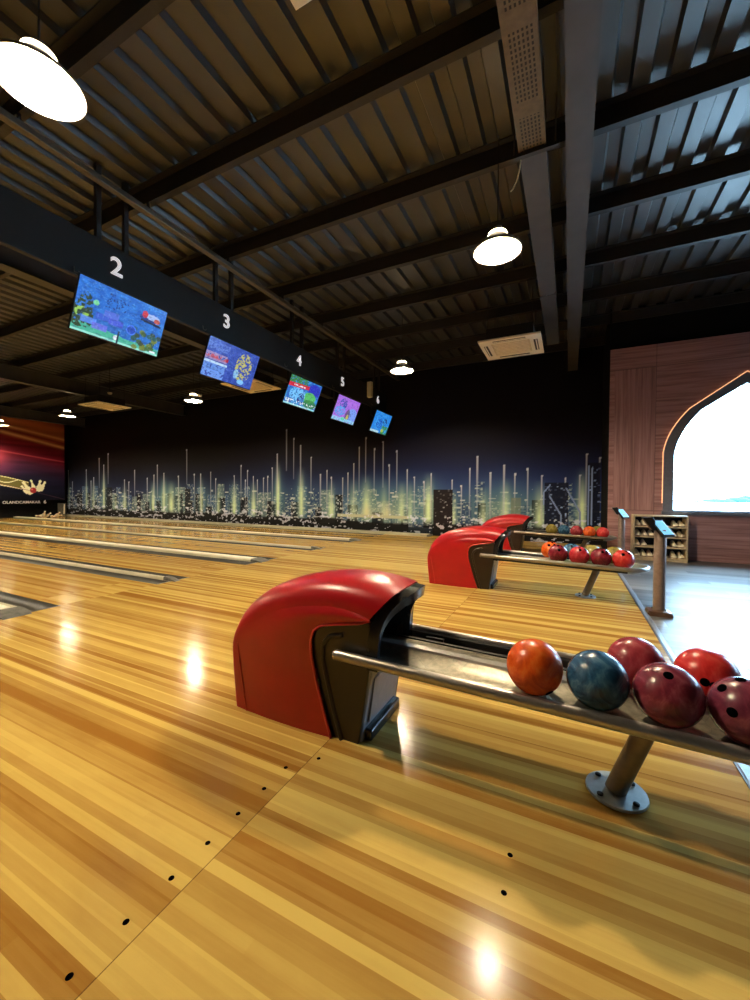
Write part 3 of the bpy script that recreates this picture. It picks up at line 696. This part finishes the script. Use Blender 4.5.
# pin end: printed masking board, dark pit, name strip
def masking():
    r = empty('masking_board', (-20.7, 4.5, .72)); tag(r, 'printed red and navy mural board above the pin pit', 'mural')
    ys = np.arange(-1.0, 9.97, .022) - 4.5; zs = np.arange(0, 3.66, .02)
    Y, Z = np.meshgrid(ys, zs); y = Y + 4.5; z = Z + .72; h, w = Y.shape
    s = (y - 7.69) / 2.26                                            # 0 at the edge of view, 1 at the corner
    img = np.zeros((h, w, 3))
    t_ = z - (-.22 * s)                                              # streaks sag towards the corner
    pts = [(.7, (12, 13, 22)), (1.4, (16, 18, 34)), (1.9, (26, 24, 44)), (2.45, (58, 26, 44)), (2.75, (92, 20, 36)), (3.1, (88, 18, 30)), (3.45, (104, 30, 30)), (3.75, (128, 66, 42)), (4.1, (132, 74, 46)), (4.5, (112, 50, 36)), (5, (80, 24, 24))]
    v = z + .36 * s
    for k in range(3): img[..., k] = np.interp(v, [p[0] for p in pts], [p[1][k] / 255 for p in pts])
    n = vnoise((h, w), (5, 60), 4); n = n[:, :]
    img *= (.85 + .3 * n)[..., None]
    def band(z0, z1, wd, col, a):
        nonlocal img
        g = (a * np.exp(-((z - (z0 + (z1 - z0) * s)) / wd) ** 2))[..., None]; img = img * (1 - g) + np.array(col) / 255 * g
    band(3.82, 3.45, .06, (188, 140, 90), .75); band(3.54, 3.08, .08, (200, 160, 104), .8); band(4.1, 3.9, .1, (150, 80, 50), .5); band(3.68, 3.28, .04, (90, 30, 26), .7)
    band(2.75, 2.45, .03, (190, 90, 90), .6)
    g = (.8 * np.exp(-((y - 7.5) / .45) ** 2 - ((z - 2.5) / .38) ** 2))[..., None]; img = img * (1 - g) + np.array((206, 84, 96)) / 255 * g
    g = (.6 * np.exp(-((y - 7.6) / .6) ** 2 - ((z - 2.05) / .35) ** 2))[..., None]; img = img * (1 - g) + np.array((110, 50, 86)) / 255 * g
    def put(m, col, a=1):
        img[m] = img[m] * (1 - a) + np.array(col) / 255 * a
    # trail of light behind the ball
    u = np.clip((y - 7.0) / 1.6, 0, 1); topz = 1.82 - .32 * u ** 1.6; botz = 1.5 - .36 * u
    m = (z < topz) & (z > botz) & (y < 8.62); put(m, (96, 92, 50)); put(m & (abs(z - topz) < .03), (206, 200, 150)); put(m & (abs(z - botz) < .035), (206, 190, 160)); put(m & (abs(z - 1.62 + .1 * np.sin(y * 5) + .1 * u) < .018), (220, 214, 170))
    def pin(y0, z0, y1, z1, wd):
        d = np.array((y1 - y0, z1 - z0)); L = np.hypot(*d); d /= L
        q = (y - y0) * d[0] + (z - z0) * d[1]; p = np.abs(-(y - y0) * d[1] + (z - z0) * d[0]) / wd; f = q / L
        prof = np.interp(f, [0, .08, .35, .62, .74, .86, .96, 1], [.55, .8, 1, .5, .36, .5, .45, .1])
        put((f >= 0) & (f <= 1) & (p < prof), (216, 204, 178))
    pin(8.72, .98, 8.42, 1.52, .12); pin(8.84, 1.12, 8.70, 1.6, .08); pin(8.95, 1.1, 9.04, 1.6, .1); pin(9.02, 1.12, 9.22, 1.54, .1); pin(8.60, 1.02, 8.36, 1.35, .09)
    put(np.hypot(y - 8.78, z - 1.15) < .12, (150, 40, 44)); put((np.hypot(y - 8.74, z - 1.19) < .04), (190, 100, 96))
    put(np.abs(z - 1.0 + .3 * (y - 9.1)) < .012, (90, 60, 70), .6 )
    img = img * 1.25
    V = np.stack([np.zeros_like(Y) + .0, Y, Z], -1)
    paint_mesh('printed_face', V, img, M['print'], r)
    MB().box(-.06, -.002, -5.5, 5.46, 0, 3.66).build('backing_board', M['black'], r, smooth=0)
    return r
mk = masking()
ns = MB().box(-.06, .04, -8.6, 1.2, -.155, -.002).build('name_strip', M['black'], mk, smooth=0); ns['label'] = 'black strip with blurred white lettering'
numeral('OLANDCAMAKAR', .155, M['letter'], 'lettering', ns, (.046, 3.87, -.08))
numeral('6', .2, M['letter'], 'numeral', ns, (.046, 4.68, -.08))
r = empty('kickback_panel', (-20.6, 9.80, .001)); tag(r, 'pale upright kickback panel at the end of the farthest lane', 'panel')
MB().box(-.3, .3, -.03, .03, 0, .58).build('side_board', M['endcap'], r, smooth=0, bevel=.01)
MB().prism([(.2, .1), (.28, .1), (.31, .54), (.23, .54)], -.04, -.03).build('pale_strip', M['white'], r, smooth=0)

# knocked-down pins on the farthest lane
def pin_mesh():
    prof = [(.026, 0), (.03, .012), (.045, .06), (.0605, .115), (.058, .16), (.046, .205), (.03, .245), (.0235, .275), (.025, .305), (.032, .345), (.03, .365), (.018, .378), (0, .381)]
    r = empty('bowling_pin', (0, 0, 0)); MB().lathe(prof, 20).build('pin_body', M['pin'], r)
    for z0, rr in ((.262, .0262), (.288, .0246)): MB().lathe([(rr - .001, z0), (rr + .0006, z0 + .001), (rr + .0006, z0 + .008), (rr - .001, z0 + .009)], 20).build('neck_stripe', M['redbead'], r)
    return r
p0 = pin_mesh()
for k, (x, y, z, rx, rz) in enumerate(((-19.8, 8.80, .03, 62, 100), (-19.95, 9.2, .06, 90, 200), (-19.75, 9.14, .03, 58, 95), (-20.3, 9.08, .06, 90, -30), (-19.6, 8.92, .06, 90, 80), (-20.1, 8.86, .03, 50, 80))):
    o = p0 if k == 0 else dup(p0)
    o.location = (x, y, z); o.rotation_euler = (radians(rx), 0, radians(rz))
    tag(o, 'white bowling pin of the small toppled heap at the end of the farthest lane', 'bowling pin', 'fallen pins on the farthest lane')

# ------------------------------------------------------------------ ball returns
SL = -.026
def zr(x): return .388 + SL * x            # rail height
def zt(x): return .371 + SL * x            # ledge height on which balls sit
def superarch(v):                           # v -1..1 -> (y fraction, inward offset)
    a = v * pi / 2; s_, c_ = sin(a), cos(a)
    return (abs(s_) ** .72) * (1 if s_ >= 0 else -1), 1 - abs(c_) ** .72
def hood_profile():
    P = [(-1.600, 0), (-1.615, .12), (-1.627, .25), (-1.63, .36), (-1.612, .45), (-1.565, .535), (-1.48, .61), (-1.36, .672), (-1.22, .712), (-1.08, .735), (-.95, .742), (-.84, .735), (-.75, .722), (-.685, .706)]
    # resample smoothly
    out = []
    for i in range(len(P) - 1):
        p0_, p1, p2, p3 = [Vector(P[min(max(i + k, 0), len(P) - 1)]) for k in (-1, 0, 1, 2)]
        for j in range(4):
            u = j / 4; out.append(.5 * ((2 * p1) + (p2 - p0_) * u + (2 * p0_ - 5 * p1 + 4 * p2 - p3) * u * u + (3 * p1 - p0_ - 3 * p2 + p3) * u ** 3))
    out.append(Vector(P[-1])); return out
W, D = .225, .125
def hood_rows(inset=0, nv=25):
    pr = hood_profile(); rows = []
    for j in range(nv):
        v = -1 + 2 * j / (nv - 1); fy, d = superarch(v); row = []
        for i, p in enumerate(pr):
            t_ = (pr[min(i + 1, len(pr) - 1)] - pr[max(i - 1, 0)]).normalized(); nrm = Vector((-t_.y, t_.x))     # outward
            dd = D * d * (.22 + .78 * max(0, min(1, nrm.y * 1.25)))
            q = p - nrm * (dd + inset)
            q.x -= .07 * d * max(0, (i / (len(pr) - 1) - .6) / .4) ** 1.5
            row.append((q.x, fy * (W - inset), max(q.y, 0)))
        rows.append(row)
    return rows
def make_return():
    root = empty('ball_return', (0, 0, 0))
    rows = hood_rows(); n = len(rows[0])
    mb = MB().grid(rows)
    # side walls of the red shell: strip from the shoulder row down to the floor, cut away for the dark cheek
    def side(sgn):
        edge = rows[0] if sgn < 0 else rows[-1]
        cut = [(-.985, 0), (-1.03, .13), (-1.068, .25), (-1.098, .37), (-1.102, .44), (-1.085, .49), (-1.045, .52), (-.985, .535), (-.9, .55), (-.835, .562), (edge[-1][0], edge[-1][2] - .004)]
        m = n
        # two boundaries resampled to the same count: shoulder line, cut line
        def resample(pts, k):
            L = [0]
            for a, b in zip(pts, pts[1:]): L.append(L[-1] + hypot(b[0] - a[0], b[1] - a[1]))
            o_ = []; j = 0
            for i in range(k):
                t_ = L[-1] * i / (k - 1)
                while j < len(pts) - 2 and L[j + 1] < t_: j += 1
                f = (t_ - L[j]) / max(L[j + 1] - L[j], 1e-9); o_.append(tuple(pts[j][q] + (pts[j + 1][q] - pts[j][q]) * f for q in (0, 1)))
            return o_
        A = resample([(x, z) for x, y, z in edge], 48); B = resample(cut, 48)
        R = []
        for k in range(9):
            f = k / 8
            R.append([(a[0] * (1 - f) + b[0] * f, sgn * (W + .012 * sin(pi * f) ** 1.0 * (1 if 0 < f < 1 else 0)), a[1] * (1 - f) + b[1] * f) for a, b in zip(A, B)])
        mb2 = MB().grid(R); mb2.build('shell_side', M['red'], root, smooth=60)
        bead = [(x, sgn * (W + .002), z) for x, z in resample(cut, 40)]
        MB().tube(bead, .007, 8).build('shell_bead', M['redbead'], root)
        # cheek: dark moulded side plate set in behind the red edge
        poly = [(x + .004, z) for x, z in cut[:-1]] + [(-.79, .565), (-.788, .46), (-.79, .38), (-.815, .2), (-.845, 0)]
        ck = MB().prism(poly, sgn * (W - .012), sgn * (W - .045)); ck.build('cheek', M['cheek'], root, smooth=0, bevel=.006)
        rim = [(-.935, 0), (-.975, .12), (-1.012, .25), (-1.04, .36), (-1.04, .43), (-1.0, .475), (-.93, .492)]
        MB().tube([(x, sgn * (W - .012), z) for x, z in resample(rim, 30)], .012, 8).build('cheek_rib', M['cheek'], root)
    mb.build('hood', M['red'], root, smooth=60)
    for s_ in (-1, 1): side(s_)
    # back seam on the shell
    MB().tube([(-1.507, -W - .003, 0.0), (-1.528, -W - .006, .13), (-1.553, -W - .006, .26), (-1.572, -W + .0, .35)], .004, 6).build('shell_seam', M['redbead'], root)
    # collar round the mouth
    k_ = 33; out0, out1, in1, in0 = [], [], [], []
    for k in range(k_):
        a = pi * k / (k_ - 1); c_, s_ = cos(a), sin(a)
        y = -W * (abs(c_) ** .75) * (1 if c_ >= 0 else -1); z = .36 + .348 * s_ ** .62; x = -.80 + .13 * s_ ** 2.4
        out0.append((x, y, z)); out1.append((x + .05, y * .97, z - .006))
        yi = y * .82; zi = .36 + (z - .36) * .85
        in1.append((x + .045, yi, zi)); in0.append((x - .12, yi * .95, zi - .01))
    MB().grid([out0, out1, in1, in0]).build('collar', M['collar'], root, smooth=50)
    # dark inside of the mouth
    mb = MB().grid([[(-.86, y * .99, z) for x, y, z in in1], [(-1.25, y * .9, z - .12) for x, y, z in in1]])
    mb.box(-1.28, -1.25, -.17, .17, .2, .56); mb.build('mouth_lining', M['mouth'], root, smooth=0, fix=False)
    # front panel under the mouth
    mb = MB(); q = [(-.865, 0), (-.845, .0), (-.80, .33), (-.82, .33)]; mb.prism([(-.86, .0), (-.835, .0), (-.835, .06), (-.79, .345), (-.86, .345)], -.2, .2)
    mb.build('front_panel', M['greypanel'], root, smooth=0, bevel=.012)
    fp = MB().add([(-.826, -.15, .075), (-.826, .15, .075), (-.7985, .15, .29), (-.7985, -.15, .29), (-.822, -.15, .075), (-.822, .15, .075), (-.794, .15, .29), (-.794, -.15, .29)], [(4, 5, 6, 7), (0, 1, 5, 4), (2, 3, 7, 6), (1, 2, 6, 5), (0, 4, 7, 3)]).build('hatch', M['greypanel'], root, smooth=0, bevel=.004)
    MB().box(-.845, -.80, -.17, .17, 0, .055).build('kick_strip', M['collar'], root, smooth=0, bevel=.01)
    # rails: near and far run past the hood, joined round the end
    XEND = .56
    for sgn, nm in ((-1, 'rail'), (1, 'rail')):
        pts = [(-.945, sgn * .255, zr(-.945)), (-.4, sgn * .252, zr(-.4)), (.1, sgn * .25, zr(.1)), (XEND, sgn * .25, zr(XEND))]
        for k in range(1, 9):
            a = pi / 2 * k / 8; pts.append((XEND + .2 * sin(a), sgn * .25 * cos(a), zr(XEND + .2 * sin(a))))
        rl = MB().tube(pts, .0232, 16).build(nm, M['rail'], root, smooth=60)
        MB().sphere((-.945, sgn * .255, zr(-.945)), .0245, 16, 10, (.4, 1, 1)).build('rail_cap', M['chrome'], rl, smooth=60)
        if sgn < 0: continue
        lip = MB().grid([[(x, sgn * a, zr(x) + dz) for a, dz in ((.226, .010), (.216, .0), (.212, -.05), (.235, -.058))] for x in (-.8, -.3, .2, XEND)]).build('rail_skirt', M['rubber'], root, smooth=40)
        for bxp in (-.62, .36):
            MB().prism([(bxp - .05, zr(bxp) - .012), (bxp + .05, zr(bxp) - .012), (bxp + .03, zr(bxp) - .085), (bxp - .03, zr(bxp) - .085)], sgn * .20, sgn * .245).build('rail_bracket', M['rubber'], root, smooth=0, bevel=.004)
    # ledges: two shallow troughs and a raised centre strip
    for sgn in (-1, 1):
        sec = [(sgn * .17, -.012), (sgn * .155, -.006), (sgn * .13, -.004), (sgn * .10, -.004), (sgn * .055, .008), (sgn * .03, .018)]
        R = [[(x, y, zt(x) + z) for y, z in sec] for x in (-1.0, -.6, -.2, .2, XEND)]
        R2 = [[(x, y, z - .022) for x, y, z in row] for row in R]
        m2 = MB().grid(R).grid(R2)
        for a, b in ((0, 0), (-1, -1)): m2.grid([[r_[a] for r_ in R], [r_[a] for r_ in R2]])
        m2.build('ball_ledge', M['tray'], root, smooth=50)
        MB().grid([[(x, sgn * y, zt(x) + z) for y, z in ((.166, -.004), (.188, -.004), (.188, -.036), (.166, -.036))] for x in (-1.0, -.6, -.2, .2, XEND)], closed=True).build('ledge_edge_shade', M['rubber'], root, smooth=30)  # black strips put in for the shaded groove between ledge and rail
    sec = [(-.03, .018), (-.02, .026), (.02, .026), (.03, .018), (.03, -.03), (-.03, -.03)]
    MB().grid([[(x, y, zt(x) + z) for y, z in sec] for x in (-.95, -.4, .1, XEND)], closed=True).build('centre_strip', M['rail'], root, smooth=30)
    # end dish
    rows_ = []
    for f in (1.0, .75, .4, .05):
        rows_.append([(XEND + .18 * f * sin(a), .225 * f * cos(a), zt(XEND + .18 * f * sin(a)) + (.02 if f == 1 else .0) - .006) for a in [pi * k / 16 for k in range(17)]])
    m2 = MB().grid(rows_); m2.grid([[(x, y, z - .03) for x, y, z in rr] for rr in rows_]); m2.grid([rows_[0], [(x, y, z - .03) for x, y, z in rows_[0]]])
    m2.build('end_dish', M['plate'], root, smooth=50)
    # belly pan under the ledges
    R = [[(x, y, zt(x) + z) for y, z in ((-.15, -.03), (-.1, -.05), (.1, -.05), (.15, -.03))] for x in (-.8, -.2, .5, .62)]
    MB().grid(R).build('belly_pan', M['leg'], root, smooth=40)
    # leg
    lg = MB().tube([(.175, -.02, .01), (.30, .0, .335)], .036, 20).build('leg', M['leg'], root)
    pl = MB().lathe([(.104, 0), (.106, .004), (.104, .011), (0, .012)], 40, .18, -.015).build('foot_plate', M['plate'], lg)
    for k in range(4):
        a = pi / 4 + k * pi / 2; MB().lathe([(.011, .012), (.011, .018), (.006, .021), (0, .021)], 8, .18 + .082 * cos(a), -.015 + .082 * sin(a)).build('bolt', M['black'], lg)
    return root
R0 = make_return()
rl_ = ['nearest red ball return with its rack of orange, blue and purple balls', 'middle red ball return, second from the viewer', 'farthest red ball return, close to the skyline wall']
for k, y in enumerate(CEN):
    o = R0 if k == 0 else dup(R0)
    o.location = (0, y, 0); tag(o, rl_[k], 'ball return', 'ball returns between the lanes')

# ------------------------------------------------------------------ bowling balls
BR = .103
def ball(x, y, kind, label, group, aim=None, roll=0, holes=True, dirs=None):
    z = zt(x) + BR - .003
    r = empty('bowling_ball', (x, y, z)); tag(r, label, 'bowling ball', group)
    MB().sphere((0, 0, 0), BR, 40, 24).build('ball_body', BM[kind], r, smooth=180)
    if holes:
        d = Vector(aim or (0, .3, -.9)).normalized(); a = d.orthogonal().normalized(); b = d.cross(a)
        a, b = a * cos(roll) + b * sin(roll), b * cos(roll) - a * sin(roll)
        spots = [((d * BR + a * u + b * v).normalized(), rr) for u, v, rr in ((.021, .016, .0135), (-.021, .016, .0135), (0, -.05, .016))]
        if dirs: spots = [(Vector(q).normalized(), .0145) for q in dirs]
        for q, rr in spots:
            m = q.to_track_quat('Z', 'Y').to_matrix().to_4x4(); m.translation = q * (BR - .0001)
            MB().lathe([(rr, -.004), (rr, .0005), (rr * .8, .0008), (0, .0008)], 20).xf(m).build('finger_hole', M['hole'], r)
    return r
g1, g2, g3 = 'balls on the nearest rack', 'balls on the middle rack', 'balls on the farthest rack'
ball(-.113, 1.655, 'orange', 'orange marbled bowling ball on the nearest rack, closest to the hood', g1, (.3, -.2, -.9))
ball(.102, 1.655, 'blue', 'blue marbled bowling ball on the nearest rack', g1, (-.2, .9, -.3))
ball(.314, 1.655, 'purple', 'purple swirled bowling ball with one finger hole showing, right of the blue ball', g1, dirs=[(-.091, -.528, .844), (.1, .62, .78), (.4, .5, .77)])
ball(.524, 1.655, 'plum', 'dark plum bowling ball cut by the picture edge, with finger holes facing the viewer', g1, dirs=[(-.70, -.22, .68), (-.60, -.77, .2), (-.2, -.05, .97)])
ball(.252, 1.897, 'magenta', 'raspberry bowling ball behind the blue and purple ones', g1, (.3, .9, -.3))
ball(.479, 1.897, 'red', 'bright red bowling ball behind the purple one on the nearest rack', g1, dirs=[(-.28, -.95, .14), (-.02, -.99, .07), (-.1, -.9, -.4)])
o2 = CEN[1] - Y0
for x, y, kd, lb in ((-.104, 1.655, 'maroon', 'dark maroon ball at the hood end of the middle rack, before an orange one'), (.108, 1.655, 'crimson', 'crimson ball on the middle rack, second in the front row'), (.318, 1.655, 'maroon', 'deep maroon ball on the middle rack, third in the front row'), (.526, 1.655, 'red', 'bright red ball at the outer end of the middle rack'),
                    (-.19, 1.90, 'orange', 'orange ball peeping out behind the maroon ball of the middle rack'), (.035, 1.90, 'blue', 'blue ball half hidden in the back row of the middle rack'), (.245, 1.90, 'olive', 'olive ball in the back row of the middle rack, right of the blue one'), (.465, 1.90, 'olive', 'olive ball hidden behind the bright red ball of the middle rack')):
    ball(x, y + o2, kd, lb, g2, (.2, -.5, .8) if kd != 'olive' else None, x * 9)
o3 = CEN[2] - Y0
for x, y, kd, lb in ((-.29, 1.655, 'olive', 'olive ball at the hood end of the farthest rack'), (-.08, 1.655, 'blue', 'blue ball on the farthest rack'), (.13, 1.655, 'magenta', 'raspberry ball in the middle of the farthest rack'), (.34, 1.655, 'orange', 'orange ball on the farthest rack'), (.55, 1.655, 'red', 'red ball at the outer end of the farthest rack'), (.48, 1.90, 'olive', 'olive ball peeping over the red ball of the farthest rack')):
    ball(x, y + o3, kd, lb, g3, None, 0, False)

# ------------------------------------------------------------------ consoles on posts
def console(loc, label):
    r = empty('control_console', loc); tag(r, label, 'console', 'touch consoles on posts')
    MB().lathe([(.05, .02), (.05, .80), (.046, .815), (0, .815)], 28).build('post', M['post'], r)
    MB().grid([[(a * x, a * y, z) for x, y in ((-.1, -.085), (-.085, -.1), (.085, -.1), (.1, -.085), (.1, .085), (.085, .1), (-.085, .1), (-.1, .085))] for a, z in ((1, 0), (1, .022), (.9, .04), (.55, .052))], closed=True).build('post_base', M['postbase'], r, smooth=30)
    m = Matrix.Translation((.02, 0, .835)) @ Matrix.Rotation(radians(-48), 4, 'Z') @ Matrix.Rotation(radians(46), 4, 'Y')
    h = MB().box(-.1, .1, -.075, .075, -.03, .0).xf(m).build('console_body', M['bezel'], r, smooth=0, bevel=.008)
    MB().box(-.085, .085, -.06, .06, 0, .003).xf(m).build('touch_screen', M['tablet'], r, smooth=0)
    MB().prism([(-.15, .925), (-.07, .935), (-.05, .90), (-.05, .81), (-.075, .81)], -.06, .06).build('console_hood', M['bezel'], r, smooth=0, bevel=.006)
    return r
console((.79, 4.6, 0), 'grey post with tilted touch screen beside the middle ball rack')
console((.80, 7.8, 0), 'farther grey post with touch screen, beside the farthest ball rack')

# ------------------------------------------------------------------ shoe rack
r = empty('shoe_rack', (1.03, 8.28, 0)); tag(r, 'low cream shelf unit of bowling shoes under the window wall', 'shoe rack')
SHZ = [.06, .245, .42, .60]
mb = MB().box(0, .025, 0, .34, 0, .79).box(.755, .78, 0, .34, 0, .79); 
MB().box(0, .025, 0, .34, 0, .79).build('side_panel', M['shelfwood'], r, smooth=0, bevel=.003)
MB().box(.755, .78, 0, .34, 0, .79).build('side_panel', M['shelfwood'], r, smooth=0, bevel=.003)
MB().box(.025, .755, 0, .34, .765, .79).build('top_panel', M['shelfwood'], r, smooth=0, bevel=.003)
MB().box(.025, .755, .32, .34, .0, .765).build('back_panel', M['shelfback'], r, smooth=0)
for z in SHZ: MB().box(.025, .755, 0, .32, z - .022, z).build('shelf', M['shelfwood'], r, smooth=0, bevel=.003)
MB().box(.025, .755, .005, .02, 0, .038).build('plinth', M['shelfwood'], r, smooth=0)
def shoe():
    r = empty('bowling_shoe', (0, 0, 0))
    st = [(-.0, .012, .02), (.012, .034, .042), (.04, .043, .055), (.08, .042, .062), (.12, .036, .075), (.16, .034, .092), (.2, .034, .1), (.235, .032, .1), (.25, .018, .092)]
    rows = []
    for y, hw, hz in st: rows.append([(hw * cos(a) * (1 if sin(a) < .5 else .92), y, .014 + (hz - .014) * max(sin(a), 0) ** .7) for a in [pi * k / 12 for k in range(13)]])
    m2 = MB().grid(rows); m2.f.append(tuple(range(13))); m2.f.append(tuple(8 * 13 + k for k in range(13))[::-1]); m2.build('upper', M['shoe'], r, smooth=60)
    MB().prism([(-.012, 0), (-.036, .014), (-.046, .06), (-.038, .12), (-.036, .24), (-.02, .252), (.02, .252), (.036, .24), (.038, .12), (.046, .06), (.036, .014), (.012, 0)], 0, .014, 'z').build('sole', M['sole'], r, smooth=0)
    return r
s0 = shoe(); first = True
rowsx = [(3, 'top shelf', (1.105, 1.195, 1.645, 1.735)), (2, 'second shelf down', (1.115, 1.21, 1.305, 1.40, 1.635, 1.73)), (1, 'third shelf down', (1.105, 1.2, 1.64, 1.735)), (0, 'bottom shelf', (1.105, 1.2, 1.295, 1.39, 1.64, 1.735))]
for si, nm, xs in rowsx:
    nth = ['first', 'second', 'third', 'fourth', 'fifth', 'sixth']
    for k, x in enumerate(xs):
        o = s0 if first else dup(s0); first = False
        o.location = (x, 8.31, SHZ[si] + .001); tag(o, '%s cream shoe from the left, %s of rack' % (nth[k], nm), 'shoe', 'shoes in the shoe rack')

# ------------------------------------------------------------------ light and camera
w = bpy.data.worlds.new('daylight'); bpy.context.scene.world = w; w.use_nodes = True
bg = w.node_tree.nodes['Background']; bg.inputs[0].default_value = (.40, .70, 1.0, 1); bg.inputs[1].default_value = 36.0
def portal(loc, rot, sx, sy):
    la = bpy.data.lights.new('daylight_portal', 'AREA'); la.shape = 'RECTANGLE'; la.size = sx; la.size_y = sy; la.cycles.is_portal = True
    o = bpy.data.objects.new('daylight_portal', la); C.objects.link(o); o.location = loc; o.rotation_euler = rot
for cx, hf in ARCH: portal((cx, YW + .22, 1.95), (radians(-90), 0, 0), 2.1, 2.3)

cam = bpy.data.cameras.new('camera'); co = bpy.data.objects.new('camera', cam); C.objects.link(co)
f_px, yaw, pitch, roll = 395.12, radians(26.157), radians(-1.0619), radians(.4011)
F = Vector((-sin(yaw) * cos(pitch), cos(yaw) * cos(pitch), sin(pitch))); Rv = Vector((cos(yaw), sin(yaw), 0)); U = Rv.cross(F)
r_ = Rv * cos(roll) + U * sin(roll); u_ = U * cos(roll) - Rv * sin(roll)
m = Matrix((r_, u_, -F)).transposed().to_4x4(); m.translation = (0, 0, 1.15); co.matrix_world = m
cam.sensor_fit = 'HORIZONTAL'; cam.sensor_width = 36; cam.lens = f_px * 36 / 750; cam.clip_start = .02; cam.clip_end = 400
sc = bpy.context.scene; sc.camera = co
sc.view_settings.view_transform = 'Standard'; sc.view_settings.look = 'None'; sc.view_settings.gamma = 1; sc.view_settings.use_curve_mapping = False
sc.view_settings.exposure = 0.0
sc.cycles.use_denoising = True; sc.cycles.max_bounces = 8; sc.cycles.diffuse_bounces = 4
